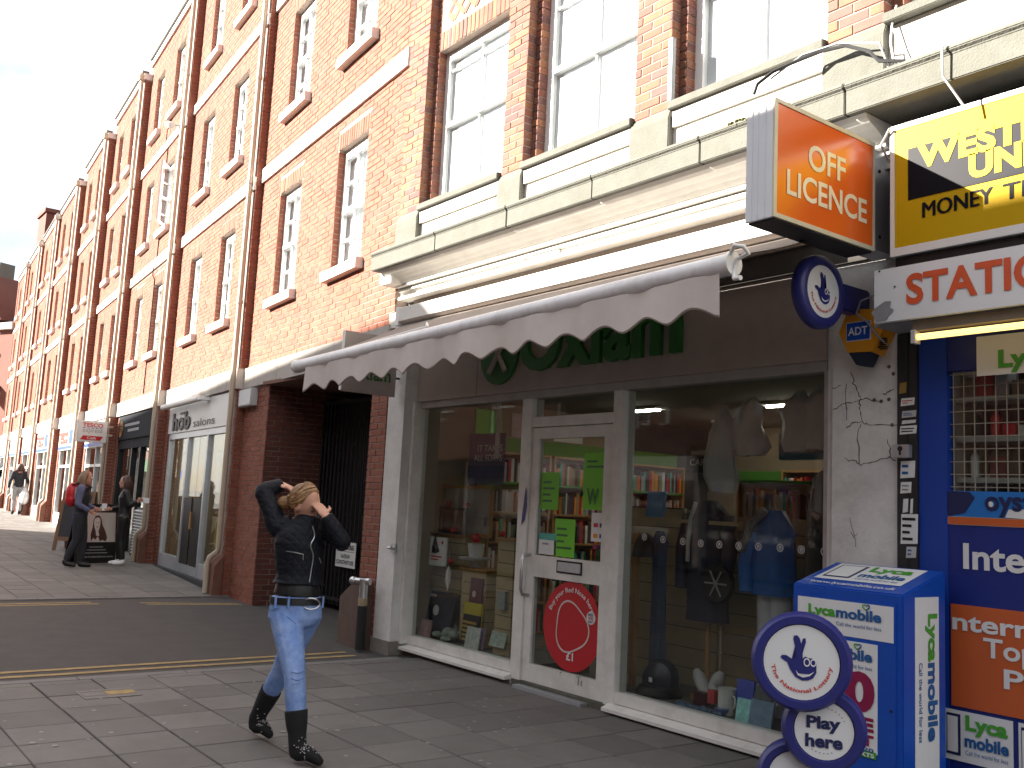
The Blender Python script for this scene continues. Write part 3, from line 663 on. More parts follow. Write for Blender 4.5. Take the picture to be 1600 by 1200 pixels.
for px, py in ((1389, 573), (1396, 584), (1377, 627), (1389, 624), (1394, 664), (1366, 625)): disc(at_y(px, py, 5.489), (0, -1, 0), .012, 10).build('screw_hole', 'crack', rp_)
# cables trailing on the ledge and over the cornice
def cable(pts, r, material, label): 
    o = MB().tube(pts, r, 6).build('cable', material, None); return tag(o, label, 'cable')
cable([(-4.02, 4.98, 4.45), (-4.0, 4.99, 4.52), (-3.92, 5.05, 4.60), (-3.80, 5.12, 4.65), (-3.66, 5.16, 4.68), (-3.45, 5.18, 4.66), (-3.28, 5.18, 4.56), (-3.2, 5.16, 4.46), (-3.05, 5.2, 4.42)], .012, 'dark_metal', 'thick black cable with a loose end looping over the stone ledge')
cable([(-3.95, 5.06, 4.56), (-3.75, 5.14, 4.69), (-3.5, 5.17, 4.69), (-3.22, 5.2, 4.60), (-3.17, 5.24, 4.40), (-3.05, 5.26, 4.37)], .008, 'grey', 'thin grey cable curving beside the black one on the ledge')
cable([(-3.2, 5.36, 4.9), (-3.19, 5.30, 4.78), (-3.17, 5.24, 4.6), (-3.12, 5.2, 4.42)], .006, 'white', 'thin white cable hanging by the brick pilaster above the ledge')
cable([(-2.66, 4.97, 4.36), (-2.68, 4.955, 4.28), (-2.68, 4.96, 4.12), (-2.64, 5.02, 4.02), (-2.60, 5.06, 3.93)], .007, 'white', 'white cable hanging over the stone cornice above the yellow sign')
cable([(-3.1, 5.30, 3.75), (-3.16, 5.2, 3.82), (-3.17, 5.14, 3.9), (-3.1, 5.12, 3.98)], .008, 'grey', 'short grey cable looped behind the yellow sign')
mb = MB()
for i in range(130):
    x = random.gauss(-4.12, .09); y = random.uniform(4.985, 5.04); r = random.uniform(.008, .022); mb.ball((x, y, 4.30+random.uniform(-.02, .012)), r, r, r*.7, 5, 4)
tag(mb.build('moss', 'moss', None), 'clump of moss growing on the cornice edge', 'moss', kind='stuff')
t = thing('wall_vent_pipe', 'grey metal strip fixed upright beside the brick pilaster', 'strip', (-5.09, 5.29, 4.82)); part(t, 'strip', 'grey', -5.105, -5.07, 5.27, 5.31, 4.83, 5.36); part(t, 'edge', 'light_grey', -5.106, -5.086, 5.266, 5.2695, 4.83, 5.36)
# ------------------------------------------------------------------ charity shop front
SF = thing('charity_shopfront', 'shop front with brown fascia, white framed glazing and door under the awning', 'shopfront', (-6.4, 5.6, 0))
part(SF, 'fascia_panel', 'brown_panel', -9.16, -3.79, 5.50, 5.56, 2.672, 3.47)
for x in (-7.85, -5.3): part(SF, 'panel_joint', 'frame_grey', x-.004, x+.004, 5.496, 5.5, 2.68, 3.46)
part(SF, 'transom', 'frame_grey', -9.14, -3.80, 5.52, 5.64, 2.60, 2.67)
part(SF, 'jamb', 'frame_grey', -9.14, -9.02, 5.52, 5.64, .20, 2.60); part(SF, 'jamb', 'frame_grey', -3.82, -3.79, 5.52, 5.64, .14, 2.60)
part(SF, 'mullion', 'frame_white', -7.10, -6.95, 5.515, 5.66, 0, 2.60, .006); part(SF, 'mullion', 'frame_white', -5.86, -5.735, 5.515, 5.66, 0, 2.60, .006)
part(SF, 'mullion', 'frame_grey', -7.62, -7.58, 5.60, 5.63, 2.05, 2.60)
part(SF, 'door_transom', 'frame_white', -6.95, -5.86, 5.52, 5.64, 2.33, 2.42); part(SF, 'overlight', 'glass_shop', -6.95, -5.86, 5.575, 5.581, 2.42, 2.60)
for (a, b, z) in ((-9.12, -7.10, .07), (-5.735, -3.79, .05)):
    part(SF, 'bottom_rail', 'frame_white', a, b, 5.52, 5.64, z+.03, z+.115); MB().prism([(a-.06, 5.44, z-.03), (a-.06, 5.44, z-.005), (a-.06, 5.53, z+.025), (a-.06, 5.62, z+.028), (a-.06, 5.62, z-.03)], (b-a+.08, 0, 0)).build('sill', 'frame_white', SF)
    part(SF, 'stall_riser', mat('riser', (.10, .09, .085), .9, .2, 8, .4, 50), a, b, 5.50, 5.66, -.1, z-.03)
part(SF, 'window_pane', 'glass_shop', -9.02, -7.10, 5.575, 5.581, .18, 2.60); part(SF, 'window_pane', 'glass_shop', -5.735, -3.82, 5.575, 5.581, .16, 2.60)
# door
D = MB(); D.box(-6.945, -6.84, 5.53, 5.585, .06, 2.32); D.box(-5.965, -5.865, 5.53, 5.585, .06, 2.32); D.box(-6.84, -5.965, 5.53, 5.585, 2.22, 2.32); D.box(-6.84, -5.965, 5.53, 5.585, .06, .215); D.box(-6.84, -5.965, 5.53, 5.585, .98, 1.17)
dr = D.build('door', 'frame_white', SF, label='white framed glass shop door')
part(dr, 'pane', 'glass_shop', -6.84, -5.965, 5.555, 5.56, 1.17, 2.22); part(dr, 'pane', 'glass_shop', -6.84, -5.965, 5.555, 5.56, .215, .98)
part(dr, 'letterbox', 'alu', -6.50, -6.20, 5.518, 5.53, 1.055, 1.135, .004); part(dr, 'letterbox_rim', 'dark_metal', -6.515, -6.185, 5.524, 5.53, 1.04, 1.15)
MB().tube([(-6.90, 5.53, 1.17), (-6.90, 5.46, 1.165), (-6.90, 5.44, 1.12), (-6.90, 5.44, .86), (-6.90, 5.46, .815), (-6.90, 5.53, .81)], .016, 10).build('handle', 'steel', dr)
shape('paint_scrape', [(0, 0), (.05, .05), (.075, .18), (.06, .33), (.045, .36), (.03, .2), (.012, .12)], (-7.03, 5.513, 1.42), (1, 0, 0), (0, 0, 1), 'lot_blue', SF)
for q in ([(0, 0), (.03, .024), (.035, .034), (.012, .018)], [(.24, -.05), (.248, -.05), (.252, .012), (.244, .014)], [(.215, .012), (.27, .022), (.27, .026), (.215, .017)], [(.28, -.05), (.288, -.05), (.29, -.005), (.28, -.005)]): shape('scuff', q, (-6.42, 5.528, .19), (1, 0, 0), (0, 0, 1), 'crack', dr)
part(SF, 'threshold', 'alu', -6.93, -6.02, 5.42, 5.60, .0, .03); part(SF, 'step', 'stone_dirty', -7.05, -5.75, 5.50, 5.66, -.1, .055)
# sign letters on the brown fascia
def roundel(parent, c, right, up, r, m_ring, name='roundel'):
    R = Vector(right); U = Vector(up); Nn = R.cross(U).normalized(); c = Vector(c)
    disc(c, Nn, r, 36, .03).build(name, m_ring, parent)
roundel(SF, (-7.46, 5.50, 3.06), (1, 0, 0), (0, 0, 1), .30, 'ox_green', 'sign_roundel')
mb = MB()
for k in (-1, 1): mb.tube([(-7.46-.13*k, 5.465, 2.88), (-7.46, 5.465, 3.06), (-7.46+.10*k, 5.465, 3.2)], .028, 8)
mb.build('roundel_mark', 'brown_panel', SF)
ftext('sign_lettering', 'Oxfam', -7.12, -5.08, 2.84, 3.40, 5.455, 'ox_green', SF, .03, .045, 0)
# stickers on the door glass
G_ = 5.553
def sheet(px0, py0, px1, py1, material, parent, y=5.552, name='poster', th=.002):
    a = at_y(px0, py0, y); b = at_y(px1, py1, y); return part(parent, name, material, min(a.x, b.x), max(a.x, b.x), y-th, y, min(a.z, b.z), max(a.z, b.z)), (min(a.x, b.x), max(a.x, b.x), min(a.z, b.z), max(a.z, b.z))
def strips(parent, rect, y, material, rows, frac=.5, ragged=True):
    a, b, c, d = rect; m = MB(); h = (d-c)/rows
    for i in range(rows):
        z = d-(i+.5)*h; e = a+(b-a)*random.uniform(.45, 1) if ragged else b; m.box(a, e, y-.0015, y-.0005, z-h*frac/2, z+h*frac/2)
    return m.build('print_lines', material, parent)
for (q, c) in (((847, 738, 872, 797), 'lime'), ((868, 810, 897, 872), 'lime')):
    s_, r = sheet(*q, c, dr); strips(s_, (r[0]+.03, r[1]-.03, r[2]+.05, r[3]-.06), 5.5502, 'ox_green', 4, .35)
s_, r = sheet(914, 708, 956, 798, 'lime', dr); ftext('lettering', 'W', r[0]+.05, r[0]+.2, r[2]+.04, r[2]+.18, 5.549, 'ox_green', s_, .02); strips(s_, (r[0]+.04, r[1]-.04, r[3]-.14, r[3]-.05), 5.5502, 'ox_green', 2, .4)
s_, r = sheet(843, 832, 868, 868, 'paper', dr); strips(s_, (r[0]+.05, r[1]-.05, r[2]+.05, r[3]-.05), 5.5502, 'grey', 1, .2); part(s_, 'header', mat('teal', (.08, .4, .33), .6), r[0], r[1], 5.5495, 5.55, r[3]-.06, r[3])
s_, r = sheet(925, 801, 949, 848, 'paper', dr)
for i in range(3):
    for j in range(2):
        x = r[0]+.03+j*.075; z = r[3]-.085-i*.09; part(s_, 'card_logo', ('red', 'lot_blue', 'adt_yellow', 'lyca_blue', 'magenta', 'lot_blue')[i*2+j], x, x+.055, 5.5485, 5.5499, z-.035, z)
# red round sign on the door
c0 = at_y(893, 979, 5.551); t = dr
rd = disc(c0, (0, -1, 0), .375, 48, .003).build('round_poster', 'red', dr, label='round red poster with curved white lettering')
text('lettering', 'Buy your Red Nose here', (0, 0, 0), (1, 0, 0), (0, 0, 1), 1, .055, 'white', rd, .012, bend=(Vector((c0.x, 5.546, c0.z)), .30, math.radians(158), math.radians(28)))
ftext('price', '£1', c0.x-.045, c0.x+.045, c0.z-.285, c0.z-.215, 5.545, 'white', rd, .03)
ring = MB(); n = 40
for s0, s1 in ((.215, .200),):
    P = []
    for i in range(n):
        a = 2*math.pi*i/n; k = 1+.10*math.cos(3*a+.3); P.append((a, k))
    vs = []
    for a, k in P: vs += [(c0.x+s0*k*math.cos(a), 5.545, c0.z-.01+s0*k*math.sin(a)), (c0.x+s1*k*math.cos(a), 5.545, c0.z-.01+s1*k*math.sin(a))]
    ring.add(vs, [(2*i, 2*i+1, (2*i+3) % (2*n), (2*i+2) % (2*n)) for i in range(n)])
ring.build('outline', 'photo_face', rd)
disc((c0.x+.245, 5.547, c0.z+.10), (0, -1, 0), .055, 20, .001).build('badge', 'paper', rd)
for k, w_ in enumerate(('RED', 'NOSE', 'DAY')): ftext('badge_text', w_, c0.x+.215, c0.x+.275, c0.z+.115-k*.028, c0.z+.136-k*.028, 5.545, ('logo_navy', 'red', 'logo_navy')[k], rd, .02)
# row of round stickers across the right pane
for px, py in ((1007, 839), (1036, 843), (1067, 846), (1095, 849), (1124, 851), (1154, 853), (1185, 854), (1219, 856), (1252, 859), (1288, 862)):
    c = at_y(px, py, 5.573); m = MB(); n = 14
    vs = []
    for i in range(n):
        a = 2*math.pi*i/n
        for r_ in (.028, .021): vs.append((c.x+r_*math.cos(a), 5.572, c.z+r_*math.sin(a)))
    m.add(vs, [(2*i, 2*i+1, (2*i+3) % (2*n), (2*i+2) % (2*n)) for i in range(n)]); m.box(c.x-.010, c.x-.004, 5.5715, 5.573, c.z-.014, c.z+.006); m.box(c.x+.004, c.x+.010, 5.5715, 5.573, c.z-.014, c.z+.006); m.ball((c.x, 5.572, c.z+.008), .008, .001, .008, 8, 4)
    m.build('round_sticker', 'light_grey', SF)
for px, py, h in ((636, 840, .3),): pass
for z in (.75, 1.05, 1.5): part(SF, 'paint_flake', mat('flake', (.10, .085, .09), .9), -9.00, -8.985, 5.517, 5.5195, z, z+.16)
# lock hasp on the pillar
c = at_y(617, 857, 5.33); t = thing('door_hasp', 'rusty metal hasp on the white pillar', 'hasp', c); MB().box(c.x-.06, c.x+.04, 5.31, 5.339, c.z-.05, c.z+.05).build('plate', 'steel', t, .006); MB().tube([(c.x-.02, 5.31, c.z), (c.x-.02, 5.26, c.z+.01), (c.x+.05, 5.255, c.z+.01)], .018, 8).build('bolt', 'steel', t)
# hanging sign at right angles to the wall
t = thing('hanging_sign', 'taupe charity hanging sign with green lettering behind the awning', 'sign', (-9.1, 4.95, 2.7))
part(t, 'board', 'brown_panel', -9.12, -9.09, 4.64, 5.29, 2.71, 3.36, .003); part(t, 'edge', 'upvc', -9.125, -9.085, 4.625, 4.639, 2.72, 3.355)
text('lettering', 'Oxfam', (-9.088, 4.72, 2.86), (0, 1, 0), (0, 0, 1), .50, .15, 'ox_green', t, .02)
disc((-9.09, 4.965, 3.15), (1, 0, 0), .10, 24, .003).build('roundel', 'ox_green', t)
MB().tube([(-9.105, 5.29, 2.92), (-9.105, 5.36, 2.92)], .012, 6).build('bracket', 'dark_metal', t); MB().tube([(-9.105, 5.29, 3.3), (-9.105, 5.36, 3.3)], .012, 6).build('bracket', 'dark_metal', t)
# ------------------------------------------------------------------ awning
AW = thing('shop_awning', 'taupe retractable awning with scalloped pale valance over the charity shop', 'awning', (-6.2, 5.2, 3.4))
mould('housing', [(5.10, 3.49), (5.10, 3.63), (5.13, 3.645), (5.32, 3.645), (5.32, 3.49), (5.27, 3.47), (5.14, 3.47)], -8.80, -3.86, 'white_paint', AW)
part(AW, 'housing_end', 'upvc', -8.86, -8.801, 5.10, 5.34, 3.45, 3.65); part(AW, 'wall_cap', 'white_paint', -9.06, -8.87, 5.22, 5.4, 3.46, 3.56)
xa, xb = -8.78, -3.37; n = 44
barp = lambda s: Vector((xa+(xb-xa)*s, 4.0, 2.862+.10*s))
cm = MB(); rows = 8; vs = []
for i in range(n+1):
    s = i/n
    for j in range(rows+1):
        q = j/rows; top = Vector((xa+(xb-xa)*s, 5.16, 3.455)); b = barp(s)+Vector((0, .02, .055)); p = top.lerp(b, q); p.z -= .035*math.sin(math.pi*q)*(.7+.3*math.sin(s*40)); vs.append(p)
cm.add(vs, [(i*(rows+1)+j, (i+1)*(rows+1)+j, (i+1)*(rows+1)+j+1, i*(rows+1)+j+1) for i in range(n) for j in range(rows)], True)
cm.add([Vector(v)-Vector((0, 0, .004)) for v in vs], [(i*(rows+1)+j, i*(rows+1)+j+1, (i+1)*(rows+1)+j+1, (i+1)*(rows+1)+j) for i in range(n) for j in range(rows)], True)
cm.build('canvas', 'canvas', AW)
MB().tube([barp(i/12) for i in range(13)], .062, 18).build('front_bar', mat('bar_paint', (.78, .77, .79), .28, .06, 7, dirt=(.3, .28, .27), dirtamt=.4, dscale=6), AW)
for s, e in ((0, -.05), (1, .03)): MB().tube([barp(s)+Vector((e, 0, 0)), barp(s)], .067, 16).build('end_cap', 'upvc', AW)
b = barp(1); MB().tube([b+Vector((.03, -.03, .05)), b+Vector((.07, -.05, .085)), b+Vector((.12, -.035, .07)), b+Vector((.125, 0, .04)), b+Vector((.05, 0, .02)), b+Vector((.03, -.005, -.05)), b+Vector((.05, -.02, -.09)), b+Vector((.10, -.03, -.095))], [.012, .012, .013, .012, .012, .013, .014, .014], 8).build('end_hook', 'upvc', AW)
vm = MB(); nn = 168; x0v, x1v = -8.50, -3.41; vs = []
for i in range(nn+1):
    s = i/nn; x = x0v+(x1v-x0v)*s; sb = (x-xa)/(xb-xa); zb_ = barp(sb).z
    ph = (s*14.0) % 1; drop = .245-.065*(.5-.5*math.cos(2*math.pi*ph))**.8 if .0 < s < 1 else .245
    y = 3.955+.012*math.sin(x*9)+.006*math.sin(x*23)
    for q in (0, .25, .5, .75, 1): vs.append((x, y+.012*q*math.sin(x*7+1), zb_-.045-drop*q))
vm.add(vs, [(i*5+j, i*5+j+1, (i+1)*5+j+1, (i+1)*5+j) for i in range(nn) for j in range(4)], True)
vm.build('valance', 'valance', AW)
vm2 = MB()
for i in range(nn):
    a = Vector(vs[i*5+4]); c = Vector(vs[(i+1)*5+4]); vm2.add([a, c, c+Vector((0, -.004, .010)), a+Vector((0, -.004, .010)), a+Vector((0, .004, -.002)), c+Vector((0, .004, -.002))], [(0, 1, 2, 3), (0, 4, 5, 1)])
vm2.build('valance_piping', 'canvas', AW)
for x in (-8.3, -3.95): MB().tube([(x, 5.15, 3.42), (x+(.9 if x < -6 else -.9), 4.6, 3.18), (x+.15*(1 if x < -6 else -1), 4.02, 2.92)], .022, 8).build('folding_arm', 'upvc', AW)
# ------------------------------------------------------------------ corner shop next door: signs, blue front
XR = -1.15
OS = thing('corner_shopfront', 'blue corner shop front with grille window and orange panel', 'shopfront', (-2.2, 5.6, 0))
part(OS, 'post', mat('strip_dark', (.022, .021, .024), .5, .2, 8), -3.262, -3.135, 5.47, 5.60, -.05, 2.78); part(OS, 'post_edge', 'black', -3.19, -3.186, 5.466, 5.4695, 0, 2.78)
part(OS, 'blue_frame', 'panel_blue', -3.13, -2.955, 5.49, 5.56, -.05, 2.78)
part(OS, 'head_panel', 'deep_blue', -2.955, XR, 5.495, 5.56, 2.525, 2.78); part(OS, 'soffit', 'grey', -3.25, XR, 5.20, 5.55, 2.785, 2.80)
part(OS, 'lower_panel', 'deep_blue', -2.955, XR, 5.495, 5.56, -.05, 1.62); part(OS, 'orange_strip', 'orange_panel', -2.95, XR, 5.488, 5.494, 1.622, 1.664)
ob_ = part(OS, 'oyster_panel', 'oyster_blue', -2.95, XR, 5.49, 5.56, 1.668, 1.815)
shape('torn_corner', [(0, 0), (.10, .02), (.16, .11), (.13, .14), (0, .145)], (-2.95, 5.489, 1.669), (1, 0, 0), (0, 0, 1), 'logo_navy', ob_)
shape('torn_patch', [(0, 0), (.22, -.01), (.2, .05), (.02, .045)], (-2.62, 5.489, 1.672), (1, 0, 0), (0, 0, 1), 'paper', ob_)
a = at_y(1539, 798, 5.488); b = at_y(1600, 773, 5.488)
ftext('lettering', 'oyster', a.x, a.x+.40, a.z-.035, b.z+.005, 5.488, 'logo_navy', ob_, .025); disc((a.x+.033, 5.486, a.z+.037), (0, -1, 0), .016, 14, .001).build('ring_dot', 'paper', ob_)
a = at_y(1505, 889, 5.49); ftext('lettering', 'International', a.x, a.x+1.16, a.z, a.z+.148, 5.493, 'paper', OS, .025)
op = part(OS, 'orange_panel', 'orange_panel', -2.937, XR, 5.486, 5.494, .597, 1.166)
a = at_y(1487, 983, 5.484); ftext('lettering', 'nternational', a.x+.005, a.x+1.0, a.z+.0, a.z+.10, 5.484, 'paper', op, .025)
a = at_y(1537, 1026, 5.484); ftext('lettering', 'Top', a.x, a.x+.29, a.z-.035, a.z+.105, 5.484, 'paper', op, .02); a = at_y(1569, 1076, 5.484); ftext('lettering', 'Ph', a.x, a.x+.21, a.z, a.z+.105, 5.484, 'paper', op, .02)
# poster low on the blue panel
for k, x in enumerate((-2.98, -2.565)):
    po = part(OS, 'poster', 'paper', x+(.0 if k == 0 else 0), x+.385, 5.486, 5.492, .30, .575)
    part(po, 'card_edge', 'logo_navy', x+.015, x+.095, 5.4835, 5.4855, .33, .555); part(po, 'card', 'paper', x+.02, x+.08, 5.482, 5.4833, .345, .54)
    ftext('lettering', 'Lyca', x+.125, x+.36, .452, .56, 5.484, 'lyca_green', po, .04); ftext('lettering', 'mobile', x+.12, x+.365, .385, .455, 5.484, 'lyca_text', po, .04); ftext('lettering', 'Call the world for less', x+.125, x+.36, .345, .368, 5.484, 'lyca_text', po)
# window with wire grille and goods
part(OS, 'window_pane', 'glass_shop', -2.955, XR, 5.545, 5.549, 1.815, 2.525)
gr = MB()
x = -2.93
while x < XR: gr.box(x-.0025, x+.0025, 5.521, 5.525, 1.815, 2.525); x += .0625
z = 1.84
while z < 2.52: gr.box(-2.955, XR, 5.5255, 5.529, z-.0025, z+.0025); z += .074
gr.build('grille', mat('wire', (.30, .27, .22), .5), OS)
for z in (2.38, 2.14, 1.90): part(OS, 'shelf', mat('shelf_grey', (.32, .33, .32), .6), -2.955, XR, 5.60, 5.85, z-.03, z)
part(OS, 'back_board', mat('back_board', (.10, .055, .05), .8), -2.955, XR, 5.9, 5.95, 1.75, 2.6)
pal = ['paper', 'red', 'grey', 'photo_dark', 'cream', 'oyster_blue', 'light_grey', 'black', 'adt_yellow', 'maroon']
for z in (2.38, 2.14, 1.90, 1.80):
    x = -2.93
    while x < XR-.1:
        w = random.uniform(.045, .11); h = random.uniform(.06, .2); c = random.choice(pal)
        if random.random() < .4: MB().lathe((x+w/2, 5.70, z+.001), [(w*.35, 0), (w*.35, h*.7), (w*.14, h*.85), (w*.14, h)], 10).build('goods_bottle', c, OS)
        else: part(OS, 'goods_box', c, x, x+w*.9, 5.66, 5.76, z+.001, z+h)
        x += w+.012
part(OS, 'reveal_wall', 'mortar', -3.0, -2.956, 5.56, 5.95, 1.7, 2.6)
t = thing('window_poster', 'white mobile poster hanging at the top of the grille window', 'poster', (-2.5, 5.44, 2.47)); part(t, 'sheet', 'paper', -2.75, -2.05, 5.445, 5.452, 2.475, 2.705); a = at_y(1560, 574, 5.443)
ftext('lettering', 'Lyca', a.x, a.x+.30, a.z-.035, a.z+.10, 5.443, 'lyca_green', t, .04)
# wall above the blue front, behind the signs
part(CB, 'sign_backing', mat('backing', (.045, .035, .035), .8, .2, 6), -3.2, -1.0, 5.42, 5.6, 2.80, 4.10)
# yellow money sign
t = thing('money_sign', 'yellow lightbox sign with black money transfer lettering', 'sign', (-2.1, 5.3, 3.19))
part(t, 'case', 'alu', -3.112, XR+.05, 5.16, 5.40, 3.185, 3.995); face = part(t, 'face', 'yellow', -3.085, XR, 5.150, 5.159, 3.235, 3.965)
for (x0, x1, z0, z1) in ((-3.112, -3.086, 3.185, 3.995), (-3.086, XR, 3.185, 3.234), (-3.086, XR, 3.966, 3.995)): part(t, 'trim', 'upvc', x0, x1, 5.143, 5.1595, z0, z1)
a = at_y(1419, 313, 5.148); b = at_y(1418, 236, 5.148); part(t, 'black_block', 'sign_black', a.x, XR-.1, 5.146, 5.1495, a.z, b.z+.01)
a = at_y(1430, 266, 5.145); ftext('lettering', 'WESTERN', a.x+.01, a.x+1.02, a.z+.0, a.z+.155, 5.1455, 'yellow', t, .05)
a = at_y(1514, 281, 5.145); ftext('lettering', 'UNION', a.x, a.x+.66, a.z, a.z+.15, 5.1455, 'yellow', t, .05)
a = at_y(1441, 341, 5.149); b = at_y(1550, 300, 5.149); ftext('lettering', 'MONEY', a.x, b.x, a.z, a.z+.093, 5.1495, 'sign_black', t, 0); ftext('lettering', 'MONEY', a.x+.007, b.x+.007, a.z+.001, a.z+.094, 5.1490, 'sign_black', t, 0)
a = at_y(1567, 313, 5.149); ftext('lettering', 'TRANSFER', a.x, a.x+.72, a.z-.004, a.z+.089, 5.1495, 'sign_black', t, 0); ftext('lettering', 'TRANSFER', a.x+.007, a.x+.727, a.z-.003, a.z+.09, 5.1490, 'sign_black', t, 0)
part(t, 'bottom_gap', 'black', -3.1, XR, 5.18, 5.40, 3.125, 3.184)
# white stationery board
t = thing('stationery_sign', 'white board sign with orange lettering below the yellow sign', 'sign', (-2.2, 5.3, 2.79))
part(t, 'board', mat('board_white', (.80, .82, .84), .4, .03, 3), -3.217, XR, 5.145, 5.18, 2.795, 3.118)
a = at_y(1416, 477, 5.142); ftext('lettering', 'STATIONERY', a.x, a.x+1.42, a.z, a.z+.185, 5.143, 'orange_text', t, .03)
shape('tape', [(0, .03), (.03, .06), (.09, .09), (.13, .085), (.12, .05), (.15, .03), (.12, .01), (.10, -.02), (.03, -.03), (.02, 0)], (at_y(1362, 500, 5.142).x, 5.142, at_y(1362, 497, 5.142).z), (1, 0, 0), (0, 0, 1), 'alu', t, off=.004)
for px, py in ((1374, 424), (1398, 448)): disc(at_y(px, py, 5.143), (0, -1, 0), .006, 8).build('screw', 'dark_metal', t)
# lit fluorescent tube
t = thing('tube_lamp', 'lit yellow fluorescent tube under the white board sign', 'lamp', (-2.2, 5.2, 2.7))
MB().tube([(-2.97, 5.20, 2.693), (XR, 5.20, 2.693)], .019, 12).build('tube', 'tube_lamp', t); part(t, 'batten', mat('batten', (.20, .16, .12), .6), -3.0, XR, 5.19, 5.25, 2.73, 2.785); part(t, 'holder', 'light_grey', -3.0, -2.975, 5.175, 5.235, 2.655, 2.735)
# projecting off licence sign
t = thing('projecting_sign', 'orange projecting off licence lightbox with aluminium end', 'sign', (-3.32, 4.7, 3.25))
part(t, 'case', 'alu', -3.42, -3.245, 4.20, 5.17, 3.248, 3.935); part(t, 'end_panel', mat('end_alu', (.74, .77, .82), .35, .05, 4), -3.425, -3.24, 4.185, 4.199, 3.246, 3.937, .002)
for x in (-3.385, -3.345, -3.295): part(t, 'rib', 'end_alu', x, x+.006, 4.181, 4.1845, 3.25, 3.933)
part(t, 'face', 'orange', -3.244, -3.236, 4.215, 5.155, 3.275, 3.91)
for (y0, y1, z0, z1) in ((4.186, 4.214, 3.248, 3.935), (5.156, 5.172, 3.248, 3.935), (4.214, 5.156, 3.248, 3.274), (4.214, 5.156, 3.911, 3.935)): part(t, 'trim', mat('trim_cream', (.58, .55, .42), .5), -3.2445, -3.230, y0, y1, z0, z1)
part(t, 'bottom', 'dark_metal', -3.418, -3.247, 4.21, 5.16, 3.238, 3.247); part(t, 'mount', 'alu', -3.40, -3.25, 5.173, 5.42, 3.27, 3.91)
for z in (3.36, 3.78): disc((-3.249, 5.25, z), (1, 0, 0), .012, 10, .004).build('bolt', 'dark_metal', t)
X = -3.235
a = at_x(1263, 256, X); b = at_x(1321, 282, X); text('lettering', 'OFF', (X, a.y, at_x(1274, 268, X).z), (0, 1, 0), (0, 0, 1), b.y-a.y, .155, 'cream_text', t, .02)
a = at_x(1229, 303, X); b = at_x(1354, 345, X); text('lettering', 'LICENCE', (X, a.y, a.z), (0, 1, 0), (0, 0, 1), b.y-a.y, .150, 'cream_text', t, .02)
# lottery logo -----------------------------------------------------------------------------------------------
def lottery_face(parent, c, N_, r, white='paper'):
    N_ = Vector(N_).normalized(); U = Vector((0, 0, 1)); U = (U-N_*U.dot(N_)).normalized(); R = U.cross(N_); c = Vector(c)
    disc(c, N_, r, 40, .004).build('face', white, parent)
    o = c+N_*.005; k = r/190
    q = lambda pts: [((x-365)*k, (615-y)*k) for x, y in pts]
    shape('hand_mark', q([(260, 596), (268, 585), (290, 584), (318, 600), (336, 598), (343, 570), (333, 535), (324, 500), (327, 482), (343, 478), (356, 492), (364, 520), (372, 494), (385, 489), (388, 510), (378, 545), (370, 575), (372, 595), (385, 583), (400, 590), (418, 590), (440, 610), (441, 660), (425, 690), (400, 703), (370, 706), (335, 690), (310, 655), (295, 620), (270, 606)]), o, R, U, 'lot_blue', parent)
    for ex, ey, er in ((393, 612, 22), (425, 612, 20)):
        m = MB(); n = 16; vs = []
        for i in range(n):
            a = 2*math.pi*i/n
            for rr in (er, er-7): vs.append(o+N_*.0035+R*((ex-365+rr*.75*math.cos(a))*k)+U*((615-ey+rr*math.sin(a))*k))
        m.add(vs, [(2*i, 2*i+1, (2*i+3) % (2*n), (2*i+2) % (2*n)) for i in range(n)]); m.build('eye_mark', white, parent)
    shape('smile_mark', q([(338, 655), (352, 672), (375, 680), (405, 672), (432, 655), (408, 680), (375, 690), (348, 680)]), o+N_*.0015, R, U, white, parent)
    text('lettering', 'The National Lottery', o, R, U, 1, 26*k, 'red_text', parent, .02, off=.003, bend=(o, 146*k, math.radians(188), math.radians(368-12)))
def ring_body(c, N_, r, ri, th, name, parent, m_='lot_blue'):
    return MB().lathe(Vector(c)-Vector(N_).normalized()*th/2, [(ri*.9, .0), (r-.02, .0), (r-.004, th*.2), (r, th*.5), (r-.004, th*.8), (r-.02, th), (ri+.006, th*1.0), (ri, th*.86)], 40, N_).build(name, m_, parent)
t = thing('lottery_roundel', 'round blue lottery sign projecting from the cracked pier', 'sign', (-3.5, 5.0, 2.77))
ring_body((-3.5, 4.985, 3.0), (1, 0, 0), .232, .165, .09, 'rim', t); lottery_face(t, (-3.467, 4.985, 3.0), (1, 0, 0), .163)
part(t, 'bracket', 'lot_blue', -3.55, -3.46, 5.19, 5.488, 2.92, 3.09, .01)
# pavement lottery sign
NL = Vector((2.896, -4.02, .0)).normalized(); t = thing('lottery_pavement_sign', 'stack of blue discs lottery sign standing on the pavement', 'sign', (-2.86, 4.0, 0))
cA, cB, cC = Vector((-2.896, 4.02, .929)), Vector((-2.80, 4.07, .615))-NL*.075, Vector((-2.905, 4.0, .36))-NL*.15
ring_body(cA, NL, .235, .176, .10, 'disc_rim', t); lottery_face(t, cA+NL*.037, NL, .174)
ring_body(cB, NL, .198, .137, .10, 'disc_rim', t); disc(cB+NL*.037, NL, .135, 36, .004).build('face', 'paper', t)
RL = Vector((0, 0, 1)).cross(NL)
text('lettering', 'Play', cB+NL*.043-RL*.08+Vector((0, 0, -.01)), RL, (0, 0, 1), .155, .075, 'logo_navy', t, .04, off=.002); text('lettering', 'here', cB+NL*.043-RL*.085+Vector((0, 0, -.08)), RL, (0, 0, 1), .17, .062, 'logo_navy', t, .04, off=.002)
